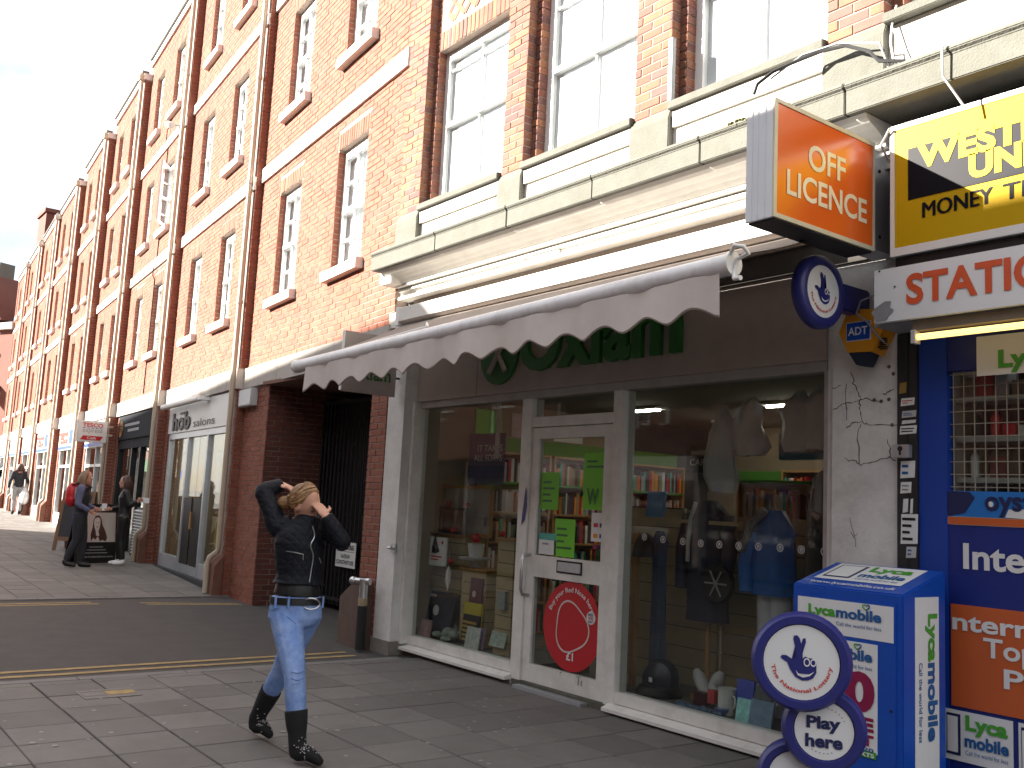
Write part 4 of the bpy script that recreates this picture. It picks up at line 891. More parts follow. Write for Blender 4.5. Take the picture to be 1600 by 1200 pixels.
for i in range(12):
    a = math.radians(30+i*10+(150 if i > 5 else 0)); disc(cB+NL*.0415+RL*(.105*math.cos(a))+Vector((0, 0, .105*math.sin(a))), NL, .0035, 6, .001).build('dot', 'grey', t)
ring_body(cC, NL, .185, .13, .10, 'disc_rim', t); disc(cC+NL*.037, NL, .128, 32, .004).build('face', 'paper', t)
MB().lathe((-2.9, 4.0, 0), [(.22, 0), (.22, .03), (.12, .10), (.05, .2)], 24).build('foot', 'lot_blue', t)
# mobile dispenser box
BX = thing('dispenser_bin', 'blue mobile card dispenser box with white stickers against the pier', 'box', (-3.25, 5.1, 0))
x0, x1, y0, y1, zf, zb = -3.61, -2.90, 4.92, 5.36, 1.226, 1.352
mb = MB(); mb.prism([(x0, y0, .02), (x0, y0, zf), (x0, y1, zb), (x0, y1, .02)], (x1-x0, 0, 0)); mb.build('case', 'lyca_blue', BX, bevel=.008)
fpx = lambda a, b: at_y(1150+a/3.53, 860+b/3.53, y0-.001)
P0 = fpx(340, 335); P1 = fpx(887, 355); part(BX, 'front_door', 'lyca_blue', x0+.03, x1-.035, y0-.008, y0+.01, .06, zf-.05, .004)
hd = part(BX, 'header_sticker', 'paper', x0+.045, x1-.05, y0-.011, y0-.0085, zf-.262, zf-.07)
def lyca(parent, x, w, z, h, y, sub=True):
    ftext('lettering', 'Lyca', x, x+w*.385, z-h*.28, z+h, y, 'lyca_green', parent, .04); ftext('lettering', 'mobile', x+w*.395, x+w, z, z+h, y, 'lyca_text', parent, .04)
    if sub: ftext('strap_line', 'Call the world for less', x+w*.4, x+w, z-h*.72, z-h*.38, y, 'lyca_text', parent)
    for s in (-1, 1): MB().tube([(x+w*.80+s*.001, y-.002, z+h*1.0), (x+w*.80+s*h*.32, y-.002, z+h*1.25), (x+w*.80+s*h*.34, y-.002, z+h*1.45), (x+w*.80+s*h*.12, y-.002, z+h*1.52), (x+w*.80+s*h*.04, y-.002, z+h*1.42)], .0035, 5).build('heart_mark', 'lyca_green' if s < 0 else 'lyca_text', parent)
lyca(hd, x0+.12, .47, zf-.165, .06, y0-.0115)
ps = part(BX, 'front_poster', 'paper', x0+.06, x1-.145, y0-.011, y0-.0085, .36, zf-.285)
lyca(ps, x0+.085, .45, zf-.385, .06, y0-.0115)
ftext('number', '10', x0+.25, x1-.16, zf-.66, zf-.44, y0-.0115, 'magenta', ps, .05); ftext('lettering', 'FREE', x0+.20, x1-.165, zf-.755, zf-.68, y0-.0115, 'magenta', ps, .05); ftext('lettering', 'CREDIT', x0+.14, x1-.165, zf-.83, zf-.77, y0-.0115, 'magenta', ps, .05); 
ftext('lettering', 'up to £20', x0+.30, x1-.165, zf-.865, zf-.838, y0-.0115, 'lyca_text', ps, .02)
part(ps, 'green_strip', 'lyca_green', x0+.2, x1-.15, y0-.013, y0-.0112, .335+.0, .37); ftext('lettering', 'TEXTS', x1-.3, x1-.16, .34, .362, y0-.0132, 'paper', ps, .03)
disc((x1-.065, y0-.009, zf-.62), (0, -1, 0), .008, 10, .004).build('lock', 'dark_metal', BX)
SU = Vector((0, .44, .126)).normalized(); SN = Vector((1, 0, 0)).cross(SU)
def top_pt(u, v): return Vector((x0+u, y0, zf))+SU*v+SN*.001
def top_quad(name, u0, u1, v0, v1, m_, parent, e=.001):
    a = [top_pt(u0, v0), top_pt(u1, v0), top_pt(u1, v1), top_pt(u0, v1)]; return MB().prism([p+SN*e for p in a], SN*.0015).build(name, m_, parent)
tp = top_quad('top_sticker', .06, .62, .13, .43, 'paper', BX)
top_quad('card_mark', .09, .27, .17, .40, 'logo_navy', tp, .003); top_quad('card_face', .105, .255, .185, .385, 'paper', tp, .005)
text('lettering', 'Lyca', top_pt(.31, .285), (1, 0, 0), SU, .27, .12, 'lyca_green', tp, .04, off=.005); text('lettering', 'mobile', top_pt(.30, .205), (1, 0, 0), SU, .29, .075, 'lyca_text', tp, .04, off=.005); text('strap_line', 'Call the world for less', top_pt(.31, .16), (1, 0, 0), SU, .27, .03, 'lyca_text', tp, 0, off=.005)
text('lettering', 'www.lycamobile.co.uk', top_pt(.08, .035), (1, 0, 0), SU, .55, .055, 'paper', BX, .01, off=.003)
ss = part(BX, 'side_sticker', 'paper', x1+.001, x1+.003, y0+.115, y0+.36, .05, zf-.015)
text('lettering', 'Lyca', (x1+.004, y0+.215, 1.12), (0, 0, -1), (0, 1, 0), .26, .125, 'lyca_green', ss, .04); text('lettering', 'mobile', (x1+.004, y0+.24, .855), (0, 0, -1), (0, 1, 0), .42, .10, 'lyca_text', ss, .04); text('strap_line', 'Call the world for less', (x1+.004, y0+.15, .86), (0, 0, -1), (0, 1, 0), .42, .035, 'lyca_text', ss, .01)
# alarm bell box on the pier
zq = lambda a, b, Y: at_y(1230+a/3.53, 380+b/3.53, Y)
t = thing('burglar_alarm', 'yellow hexagonal burglar alarm box with blue label on the pier', 'alarm', (-3.42, 5.4, 2.6))
hx = [zq(a, b, 5.37) for a, b in ((285, 495), (335, 365), (470, 362), (530, 470), (468, 597), (332, 603))]
c = sum(hx, Vector())/6; mb = MB(); bk = [Vector((c.x+(p.x-c.x)*1.12, 5.488, c.z+(p.z-c.z)*1.1)) for p in hx]
mb.add(hx+bk, [tuple(range(6)), tuple(range(11, 5, -1))]+[(i, 6+i, 6+(i+1) % 6, (i+1) % 6) for i in range(6)]); mb.build('housing', 'adt_yellow', t)
nv = [Vector((p.x, 5.372, p.z)) for p in (hx[5]+Vector((.005, 0, -.002)), hx[4]+Vector((-.005, 0, -.002)), hx[4]+Vector((-.05, 0, -.085)), hx[5]+Vector((.06, 0, -.085)))]
MB().prism(nv, (0, .10, 0)).build('strobe', 'navy', t, bevel=.004)
a = zq(330, 540, 5.366); b = zq(456, 428, 5.366); lb = part(t, 'label_panel', 'lyca_blue', a.x, b.x, 5.362, 5.369, a.z, b.z); part(t, 'label_rim', 'paper', a.x-.006, b.x+.006, 5.366, 5.3695, a.z-.006, b.z+.006)
ftext('lettering', 'ADT', a.x+.012, b.x-.012, a.z+.03, b.z-.03, 5.361, 'paper', lb, .02)
for i in range(6): part(t, 'vent_slot', 'black', hx[3].x-.055+.012*(i % 2), hx[3].x+.0, 5.395, 5.42, hx[3].z-.06-i*.013, hx[3].z-.054-i*.013)
cable([at_y(1366, 462, 5.30), at_y(1345, 470, 5.33), at_y(1338, 490, 5.34), at_y(1355, 503, 5.345), at_y(1371, 525, 5.36), at_y(1388, 540, 5.42)], .007, 'grey', 'grey wire draped across the yellow alarm box')
# stickers and switch plate on the dark post
z3 = lambda a, b: at_y(1360+a/3.158, 540+b/3.158, 5.467)
t = thing('post_stickers', 'torn white stickers pasted down the dark door post', 'stickers', (-3.2, 5.46, 1.2))
for k, (a, b, c_, d) in enumerate(((150, 255, 220, 300), (155, 318, 228, 358), (155, 365, 226, 388), (145, 392, 230, 440), (148, 568, 222, 655), (148, 672, 204, 730), (160, 755, 188, 825), (196, 755, 212, 830), (150, 832, 236, 978), (176, 993, 228, 1048), (142, 180, 180, 240))):
    p = z3(a, d); q = z3(c_, b); mt = 'paper' if k not in (9, 10, 1) else ('light_grey' if k != 10 else mat('gold', (.30, .2, .05), .5))
    s_ = MB().prism([(p.x, 5.466, p.z), (q.x-.004, 5.466, p.z+.006), (q.x, 5.466, q.z), (p.x+.005, 5.466, q.z-.003)], (0, -.0015, 0)).build('sticker', mt, t)
    if k not in (6, 7, 10): strips(s_, (p.x+.012, q.x-.012, p.z+.012, q.z-.012), 5.464, ('red_text', 'lyca_text', 'red_text', 'black', 'lyca_text', 'grey', 'grey', 'grey', 'black', 'lyca_text', 'grey')[k], 2 if k != 8 else 4, .4)
p = z3(126, 556); q = z3(208, 490); t = thing('shutter_switch', 'grey metal shutter key switch on the door post', 'switch', (p.x, 5.45, p.z)); part(t, 'plate', 'alu', p.x, q.x, 5.42, 5.466, p.z, q.z, .004); c = (p+q)/2; disc((c.x, 5.42, c.z+.015), (0, -1, 0), .016, 12, .003).build('keyhole', 'dark_metal', t); part(t, 'keyway', 'dark_metal', c.x-.006, c.x+.006, 5.416, 5.42, c.z-.025, c.z+.01)
# ------------------------------------------------------------------ inside the charity shop
mat('header_green', (.07, .24, .02), .7)
RM = thing('shop_room', 'dim cream shop interior behind the charity shop windows', 'room', (-6.4, 9, 0))
part(RM, 'floor', 'shop_floor', -9.62, -3.3, 5.66, 12, -.1, .05); part(RM, 'window_bed', mat('bed', (.15, .14, .12), .8), -9.55, -7.0, 5.655, 6.4, .05, .17); part(RM, 'window_bed', MATS['bed'], -5.86, -3.8, 5.655, 6.45, .05, .15)
part(RM, 'ceiling', 'ceiling', -9.62, -3.3, 5.66, 12, 2.86, 2.95); part(RM, 'back_wall', 'cream', -9.62, -3.3, 11.0, 11.1, .05, 2.86)
part(RM, 'side_wall', 'cream', -9.65, -9.61, 5.80, 12, .05, 2.86); part(RM, 'side_wall', 'cream', -3.70, -3.6, 5.81, 12, .05, 2.86)
part(RM, 'head_bulkhead', 'ceiling', -9.12, -3.80, 5.655, 5.75, 2.66, 2.86); part(RM, 'green_frieze', mat('header_green', (.07, .24, .02), .7), -9.6, -3.71, 10.96, 10.998, 2.05, 2.25)
for x, y in ((-8.3, 8.3), (-6.4, 8.6), (-4.7, 8.4), (-8.2, 9.9), (-6.3, 9.9), (-4.7, 9.9)):
    l_ = part(RM, 'ceiling_light', 'upvc', x-.32, x+.32, y-.09, y+.09, 2.83, 2.86); part(l_, 'tube', 'strip_light', x-.28, x+.28, y-.02, y+.02, 2.81, 2.828)
bookc = ['red', 'maroon', 'navy', 'cream', 'wood', 'grey', 'paper', 'teal', 'adt_yellow', 'photo_dark', 'black', 'poster_pink', 'orange_panel', 'ox_green']
def bookcase(M, w, z0, rows, rh, label):
    """M: wall frame (u along the shelves, outward, z)"""
    t = thing('bookcase', label, 'bookcase', M @ Vector((w/2, 0, z0))); h = rows*rh; m = MB(M)
    m.box(0, .03, 0, .28, z0, z0+h+.03); m.box(w-.03, w, 0, .28, z0, z0+h+.03); m.box(.03, w-.03, 0, .02, z0, z0+h); m.build('carcass', 'wood', t)
    for r in range(rows+1): MB(M).box(.03, w-.03, .021, .29, z0+r*rh, z0+r*rh+.025).build('shelf', 'header_green' if r % 3 == 2 else 'wood', t)
    for r in range(rows):
        q = .04
        while q < w-.06:
            b = random.uniform(.022, .055); hh = random.uniform(.62, .88)*rh
            if random.random() > .1: MB(M).box(q, q+b-.002, .06, .25, z0+r*rh+.026, z0+r*rh+hh).build('book', random.choice(bookc), t)
            q += b
    return t
SW = lambda y1: frame((-9.6, y1, 0), (0, -1, 0), (1, 0, 0)); BW = lambda x1, y: frame((x1, y, 0), (-1, 0, 0), (0, -1, 0))
bookcase(SW(7.75), .95, .06, 6, .36, 'bookcase on the side wall seen through the top of the shop door')
bookcase(SW(8.85), 1.05, .06, 6, .36, 'bookcase on the side wall seen at the right edge of the shop door')
bookcase(SW(10.2), 1.2, .06, 6, .36, 'bookcase on the side wall seen through the left part of the right window')
bookcase(BW(-6.9, 10.9), 1.1, .06, 6, .36, 'bookcase against the back wall seen behind the hanging bags')
bookcase(BW(-5.3, 8.3), 1.3, .06, 5, .38, 'low bookcase behind the clothes in the right shop window')
part(RM, 'green_header', mat('header_green', (.07, .24, .02), .7), -9.608, -9.57, 6.7, 10.3, 2.26, 2.44)
for k, (y0, y1, m_) in enumerate(((6.75, 7.15, 'lime'), (7.3, 7.6, 'poster_pink'), (8.0, 8.5, 'paper'))): part(RM, 'wall_poster', m_, -9.606, -9.6, y0, y1, 2.46, 2.76)
def slatwall(name, x0, x1, y0, y1, z0, z1, label, cat='display stand', grooves=.125, top=True):
    t = thing(name, label, cat, ((x0+x1)/2, (y0+y1)/2, z0)); z = z0; m = 0
    while z < z1-.01:
        part(t, 'slat', 'slat', x0, x1, y0, y1, z, min(z+grooves-.008, z1)); z += grooves
    part(t, 'core', 'slat_groove', x0+.01, x1-.01, y0+.01, y1-.01, z0, z1-.005)
    if top: part(t, 'top', 'wood', x0-.02, x1+.02, y0-.02, y1+.02, z1, z1+.02)
    return t
def px_box(px0, px1, pyt, y): a = at_y(px0, pyt, y); b = at_y(px1, pyt, y); return a.x, b.x, a.z
a, b, z = px_box(676, 727, 835, 5.98); slatwall('display_plinth', a, b, 5.98, 6.25, .17, z, 'tall wooden slatted plinth carrying framed pictures in the left window')
a, b, z = px_box(723, 756, 889, 5.85); slatwall('display_plinth', a, b+.05, 5.85, 6.1, .17, z, 'low wooden slatted plinth carrying a cake stand in the left window')
a, b, z = px_box(779, 801, 843, 5.74); slatwall('display_plinth', a, b+.03, 5.74, 5.95, .17, z, 'narrow wooden slatted plinth beside the door in the left window')
# pictures, books and bric-a-brac of the left window
def framed(px0, py0, px1, py1, y, fm, inner, label, lean=0.0, fw=.03):
    a = at_y(px0, py1, y); b = at_y(px1, py0, y); t = thing('framed_picture', label, 'picture', (a.x, y, a.z))
    for (x0, x1, z0, z1) in ((a.x, b.x, a.z, a.z+fw), (a.x, b.x, b.z-fw, b.z), (a.x, a.x+fw, a.z+fw, b.z-fw), (b.x-fw, b.x, a.z+fw, b.z-fw)): part(t, 'frame', fm, x0, x1, y-.02, y+.01, z0, z1)
    part(t, 'picture', inner, a.x+fw, b.x-fw, y-.004, y+.004, a.z+fw, b.z-fw); return t, a, b
mat('gilt', (.36, .2, .05), .4)
t, a, b = framed(689, 760, 772, 833, 6.12, 'gilt', mat('picture_pale', (.34, .36, .34), .5, .25, 6), 'large gilt framed landscape picture in the left window'); part(t, 'ridge', 'grey', a.x+.12, b.x-.1, 6.09, 6.095, a.z+.12, a.z+.22)
framed(687, 794, 731, 832, 6.03, 'dark_metal', mat('picture_dark', (.10, .055, .035), .5, .6, 25), 'small dark framed picture leaning on the gilt one')
def flat(name, label, cat, px0, py0, px1, py1, y, m_, tilt=0.0, th=.02, lines=None, lm='grey', zbase=None):
    a = at_y(px0, py1, y); b = at_y(px1, py0, y); w = b.x-a.x; h = b.z-a.z; t = thing(name, label, cat, (a.x, y, a.z))
    dy = math.tan(math.radians(tilt))*h
    MB().prism([(a.x, y, a.z), (b.x, y, a.z), (b.x, y+dy, b.z), (a.x, y+dy, b.z)], (0, th, 0)).build('cover', m_, t)
    return t, a, b
t, a, b = flat('show_card', 'white card with a black figure hung in the left window', 'card', 670, 841, 698, 882, 5.75, 'paper'); shape('figure_mark', [(.05, .13), (.14, .13), (.2, .15), (.16, .22), (.12, .30), (.1, .33), (.08, .28), (.05, .2)], (a.x, 5.747, a.z), (1, 0, 0), (0, 0, 1), 'black', t); strips(t, (a.x+.03, b.x-.05, a.z+.05, a.z+.11), 5.748, 'red_text', 2, .5); disc((b.x-.07, 5.747, b.z-.05), (0, -1, 0), .02, 12).build('spot', 'red', t)
t, a, b = flat('board_game', 'dark blue boxed game leaning at the corner of the left window', 'game box', 660, 930, 703, 985, 5.75, mat('game_dark', (.012, .018, .035), .4, .4, 10), 12, .05); disc((a.x+.22, 5.765, a.z+.24), (0, -1, .1), .055, 20).build('moon', 'light_grey', t); strips(t, (a.x+.08, a.x+.3, a.z+.36, a.z+.42), 5.78, 'grey', 1, .5)
flat('paperback', 'pink portrait card in the corner of the left window', 'book', 652, 970, 672, 996, 5.68, mat('card_pink', (.36, .22, .22), .6, .5, 20), 8, .01)
flat('paperback', 'yellow book standing behind others in the left window', 'book', 718, 945, 748, 1000, 5.76, mat('book_yellow', (.5, .42, .03), .5, .12, 8), 6, .03)
t, a, b = flat('paperback', 'black edged book with gold spines in the left window', 'book', 718, 964, 746, 1005, 5.73, 'black', 6, .02); strips(t, (a.x+.02, b.x-.02, a.z+.03, b.z-.05), 5.735, mat('gold_spine', (.42, .27, .06), .4), 5, .6, False)
t, a, b = flat('paperback', 'purple portrait book on the low plinth in the left window', 'book', 732, 905, 753, 942, 5.82, mat('book_purple', (.13, .035, .06), .5, .35, 18), 4, .015); disc((a.x+.1, 5.815, a.z+.1), (0, -1, 0), .035, 14).build('portrait', 'photo_face', t)
t, a, b = flat('compact_disc', 'pale sketch covered disc case at the front of the left window', 'disc case', 724, 983, 747, 1013, 5.68, mat('cd_pale', (.48, .52, .50), .3, .4, 25), 10, .012)
flat('compact_disc', 'lilac disc case behind the pale one in the left window', 'disc case', 740, 983, 755, 1012, 5.72, mat('cd_lilac', (.30, .22, .36), .3, .3, 20), 10, .012)
flat('postcard_pack', 'small pale postcard pack tilted by the narrow plinth', 'card', 763, 990, 788, 1008, 5.70, mat('card_green', (.35, .42, .38), .5, .4, 25), 16, .01)
flat('paperback', 'grey books standing on the wall rack in the left window', 'book', 776, 925, 789, 951, 5.70, mat('book_grey', (.28, .32, .33), .5, .3, 15), 0, .04)
mb = MB()
for i in range(14): mb.ball((at_y(690, 985, 5.75).x+random.uniform(-.16, .2), 5.74+random.uniform(-.04, .12), .20+random.uniform(0, .09)), random.uniform(.05, .09), random.uniform(.04, .07), random.uniform(.03, .06), 8, 6)
tag(mb.build('cloth_bundle', mat('sage', (.24, .28, .24), .8, .15, 12, .4, 40), None), 'sage green patterned cloth heaped in the left window', 'cloth')
t = thing('cake_stand', 'white cake stand with plant pot on the low plinth', 'cake stand', at_y(744, 889, 5.97)); c = at_y(742, 889, 5.97); MB().lathe((c.x, 5.97, c.z+.02), [(.07, 0), (.03, .02), (.03, .06), (.17, .08), (.18, .10)], 20).build('plate', 'light_grey', t); MB().lathe((c.x, 5.97, c.z+.121), [(.07, 0), (.09, .13), (.095, .14)], 18).build('pot', 'white', t); MB().ball((c.x, 5.97, c.z+.32), .05).build('bauble', 'red', t)
for k, (px, py, y, m_) in enumerate(((701, 788, 6.06, 'red'), (731, 790, 6.06, 'red'), (707, 828, 5.98, 'red'), (785, 834, 5.8, 'red'), (704, 877, 5.8, 'red'))): tag(MB().ball(at_y(px, py, y), .032, n=10, m=8).build('bauble', m_, None), ['red bauble over the left end of the gilt picture', 'red bauble over the middle of the gilt picture', 'red bauble below the small dark picture', 'red bauble on the narrow plinth by the door', 'red bauble above the hanging white heart tag'][k], 'bauble', 'red baubles in the left window')
c = at_y(700, 905, 5.78); t = thing('hanging_tag', 'white leaf shaped tag hanging on a ribbon in the left window', 'tag', c); MB().lathe((c.x, 5.78, c.z-.12), [(.002, 0), (.03, .10), (.028, .2), (.006, .25)], 10).build('leaf', 'white', t); MB().tube([(c.x, 5.78, c.z+.12), (c.x, 5.78, c.z+.30)], .003, 5).build('ribbon', 'light_grey', t)
a = at_y(731, 757, 5.9); b = at_y(790, 676, 5.9); t = thing('hanging_poster', 'purple poster hanging inside the left window', 'poster', (a.x, 5.9, a.z)); part(t, 'sheet', mat('poster_purple', (.10, .065, .11), .6, .15, 5), a.x, b.x, 5.9, 5.91, a.z, b.z); ftext('lettering', 'IT TAKES', a.x+.16, b.x-.03, b.z-.19, b.z-.12, 5.895, 'light_grey', t, .01); ftext('lettering', 'ALL SORTS', a.x+.10, b.x-.03, b.z-.29, b.z-.22, 5.895, 'light_grey', t, .01)
part(t, 'lower_print', mat('poster_navy', (.03, .03, .09), .6, .3, 8), a.x, b.x, 5.894, 5.899, a.z, a.z+.2)
mb = MB()
for i in range(24): mb.ball((at_y(790, 1022, 5.68).x+random.uniform(-.1, .1), 5.68+random.uniform(-.02, .04), .178), .012, n=6, m=4)
tag(mb.build('bead_string', 'cream', None), 'string of pale beads on the left window bed', 'beads')
# right window ------------------------------------------------------------------------------------------------
slatwall('slatted_screen', -6.85, -5.50, 6.46, 6.50, .12, 1.66, 'olive slatted screen behind the dark jacket in the right window', 'screen', .17, False); slatwall('slatted_screen', -5.48, -3.75, 6.50, 6.54, .12, 1.60, 'olive slatted screen behind the blue coat in the right window', 'screen', .17, False)
tx = at_y(991, 950, 5.95).x; part(RM, 'timber_post', 'wood', tx-.02, tx+.025, 5.93, 5.97, .15, 1.42)
def garment(name, label, cat, rings, m_, fold=.012, n=22, trim=None):
    """hollow looking garment: stack of elliptical rings (centre x, y, z, rx, ry) with folds"""
    c = rings[0]; t = thing(name, label, cat, (c[0], c[1], min(r[2] for r in rings))); vs = []
    for k, (x, y, z, rx, ry) in enumerate(rings):
        for j in range(n):
            a = 2*math.pi*j/n; f_ = 1+fold/max(rx, .05)*math.sin(a*5+k*.6)+random.uniform(-.01, .01); vs.append((x+rx*f_*math.cos(a), y+ry*f_*math.sin(a), z))
    m = MB(); m.add(vs, [(i*n+j, i*n+(j+1) % n, (i+1)*n+(j+1) % n, (i+1)*n+j) for i in range(len(rings)-1) for j in range(n)]+[tuple(range(n))[::-1], tuple(range((len(rings)-1)*n, len(rings)*n))], True); m.build('cloth', m_, t); return t
c = at_y(1104, 970, 6.1); x = c.x; zt = at_y(1104, 782, 6.1).z; zb = c.z
t = garment('display_jacket', 'black jacket with white collar and navy skirt on a wooden stand', 'jacket', [(x, 6.1, zb, .20, .12), (x, 6.1, zb+.15, .19, .12), (x-.01, 6.1, zb+.38, .165, .115), (x-.01, 6.1, zb+.40, .175, .12), (x-.01, 6.1, zb+.6, .15, .11), (x, 6.1, zb+.85, .2, .12), (x, 6.1, zt-.12, .21, .11), (x, 6.1, zt-.04, .12, .09), (x, 6.1, zt, .06, .06)], 'navy')
MB().tube([(x-.03, 5.97, zt-.02), (x-.08, 5.97, zt-.15), (x-.12, 5.99, zt-.35), (x-.13, 6.0, zt-.5)], .018, 6).build('collar', 'light_grey', t)
for s in (-1, 1): MB().tube([(x+s*.19, 6.1, zt-.13), (x+s*.25, 6.07, zt-.4), (x+s*.22, 6.03, zt-.72)], [.07, .06, .05], 10).build('sleeve', 'navy', t)
MB().tube([(x, 6.12, .15), (x, 6.12, zb+.1)], .022, 10).build('stand_pole', 'wood', t); MB().lathe((x, 6.12, .15), [(.14, 0), (.14, .02), (.03, .03)], 16).build('stand_base', 'wood', t)
c = at_y(1121, 912, 5.95); t = thing('wheel_bag', 'round black bag hanging beside the navy skirt', 'bag', c); MB().lathe((c.x, 5.93, c.z), [(.14, 0), (.15, .02), (.15, .05), (.13, .07)], 22, (0, 1, 0)).build('body', 'black', t)
for k in range(6): MB().tube([(c.x, 5.925, c.z), (c.x+.11*math.cos(k*math.pi/3), 5.925, c.z+.11*math.sin(k*math.pi/3))], .008, 5).build('spoke', 'grey', t)
c = at_y(1208, 930, 6.05); x = c.x; zb = c.z; zt = at_y(1213, 802, 6.05).z; t = garment('display_coat', 'blue waterproof coat on a stand over pale trousers', 'coat', [(x, 6.05, zb, .19, .12), (x, 6.05, zb+.2, .18, .12), (x, 6.05, zb+.42, .165, .11), (x+.01, 6.05, zt-.14, .18, .11), (x+.01, 6.05, zt-.05, .11, .09), (x+.01, 6.05, zt+.02, .06, .06)], mat('coat_blue', (.012, .12, .42), .5, .2, 9), .016)
MB().tube([(x-.15, 6.0, zt-.15), (x-.19, 5.96, zt-.4), (x-.16, 5.94, zt-.6)], [.07, .06, .055], 10).build('sleeve', 'coat_blue', t); MB().tube([(x-.02, 5.97, zt+.02), (x-.13, 5.93, zt-.1), (x-.19, 5.9, zt-.3)], .035, 8).build('scarf', mat('stripe', (.16, .16, .16), .8, .9, 60), t)
for s in (-1, 1): MB().tube([(x+s*.06, 6.07, zb+.02), (x+s*.06, 6.07, zb-.4), (x+s*.06, 6.07, .16)], [.085, .075, .065], 10).build('trouser_leg', mat('trouser_pale', (.55, .58, .62), .8, .15, 10), t)
c = at_y(1285, 900, 5.95); x = c.x+.03; zt = at_y(1288, 735, 5.95).z; garment('display_suit', 'black suit jacket at the right edge of the shop window', 'suit', [(x, 5.95, c.z-.35, .17, .1), (x, 5.95, c.z, .17, .11), (x+.02, 5.95, zt-.3, .15, .11), (x+.03, 5.95, zt-.06, .12, .09), (x+.03, 5.95, zt, .05, .05)], 'black')
c = at_y(1026, 1045, 6.0); x = c.x; zt = at_y(1026, 870, 6.0).z; garment('hanging_dress', 'long dark denim dress hanging in the right window', 'dress', [(x, 6.0, c.z-.05, .075, .05), (x, 6.0, c.z+.3, .07, .05), (x, 6.0, zt-.05, .062, .045), (x, 6.0, zt+.12, .09, .05), (x, 6.0, zt+.22, .03, .03)], mat('denim', (.03, .06, .12), .8, .2, 14), .01)
c = at_y(1008, 870, 5.97); garment('braided_cap', 'black cap with white braid at the left of the right window', 'cap', [(c.x, 5.97, c.z, .12, .10), (c.x, 5.97, c.z+.07, .11, .09), (c.x, 5.97, c.z+.17, .07, .06), (c.x, 5.97, c.z+.2, .02, .02)], 'black', .004)
t, a, b = flat('paperback', 'bright blue book on the rail in the right window', 'book', 1008, 768, 1036, 807, 6.2, mat('book_blue', (.02, .20, .50), .4, .1, 6), 6, .03)
part(RM, 'display_rail', 'slat', -5.7, -4.9, 6.0, 6.04, at_y(1040, 810, 6.0).z-.03, at_y(1040, 810, 6.0).z)
c = at_y(1030, 1062, 5.85); t = thing('felt_hat', 'round navy hat with glossy brim on the right window bed', 'hat', (c.x, 5.85, .15)); MB().lathe((c.x, 5.85, .152), [(.19, 0), (.20, .02), (.17, .05), (.16, .07), (.02, .08)], 24).build('lower_hat', 'black', t); MB().lathe((c.x, 5.84, c.z), [(.16, -.05), (.17, -.03), (.14, .0), (.13, .03), (.02, .06)], 24, (.25, -1, .25)).build('upper_hat', mat('hat_navy', (.010, .012, .03), .3), t); part(t, 'price_tag', 'paper', c.x-.015, c.x+.02, 5.745, 5.748, c.z-.01, c.z+.025)
for k, (p0, p1) in enumerate((((1088, 1047), (1102, 1080)), ((1128, 1050), (1114, 1078)))):
    a = at_y(*p0, 6.0); b = at_y(*p1, 5.95); t = thing('court_shoe', ['white lace up shoe propped on its toe in the right window', 'white court shoe propped beside the china mug'][k], 'shoe', b); MB().tube([a, a.lerp(b, .3), a.lerp(b, .65), b, b+Vector((.05, -.05, -.01))], [.025, .05, .052, .05, .02], 10).build('upper', 'light_grey', t); MB().tube([a, a.lerp(b, .5), b], .02, 6).build('sole', 'grey', t)
c = at_y(1136, 1082, 5.78); t = thing('china_mug', 'pale tall mug on the right window bed', 'mug', (c.x, 5.78, .15)); MB().lathe((c.x, 5.78, .152), [(.062, 0), (.065, .02), (.065, .17), (.07, .19)], 20).build('cup', mat('mug', (.68, .68, .64), .3), t); MB().tube([(c.x+.06, 5.77, .30), (c.x+.10, 5.75, .29), (c.x+.105, 5.75, .24), (c.x+.065, 5.77, .20)], .008, 8).build('handle', 'mug', t)
lst = [(1148, 1066, 1175, 1105, 5.80, (.03, .05, .30), 'lilac blue book standing behind the mug', 8), (1148, 1095, 1170, 1126, 5.68, (.20, .45, .52), 'turquoise card at the front of the right window', 10), (1168, 1100, 1204, 1134, 5.66, (.10, .16, .24), 'blue seascape card at the front of the right window', 12), (1172, 1078, 1200, 1112, 5.76, (.03, .035, .045), 'dark book lying behind the seascape card', 20), (1083, 1084, 1102, 1100, 5.82, (.04, .008, .01), 'dark red box near the white shoe', 0), (1105, 1080, 1116, 1098, 5.80, (.30, .03, .03), 'red tin near the white shoe', 0), (1193, 1075, 1215, 1098, 5.84, (.4, .4, .42), 'white envelope leaning at the right of the display', 25)]
for k, (a0, b0, a1, b1, y, c_, lb, ti) in enumerate(lst): flat('window_card' if k not in (4, 5) else 'small_box', lb, 'card' if k not in (4, 5) else 'box', a0, b0, a1, b1, y, mat('disp%d' % k, tuple(min(.8, v*1.8) for v in c_), .45, .35, 20), ti, .02 if k not in (4, 5) else .06)
mb = MB()
for i in range(40): mb.ball((at_y(1085, 1095, 5.72).x+random.uniform(-.18, .28), 5.70+random.uniform(-.04, .06), .165), random.uniform(.012, .035), random.uniform(.01, .03), .014, 6, 5)
tag(mb.build('trinkets', mat('trinket', (.10, .17, .28), .3, .5, 30), None), 'scatter of blue glass trinkets along the right window bed', 'trinkets', kind='stuff')
c = at_y(1128, 1100, 5.72); tag(MB().lathe((c.x, 5.72, .155), [(.03, 0), (.05, .03), (.055, .05)], 16).build('small_bowl', mat('bowl', (.12, .18, .40), .3), None), 'small blue bowl in front of the mug', 'bowl')
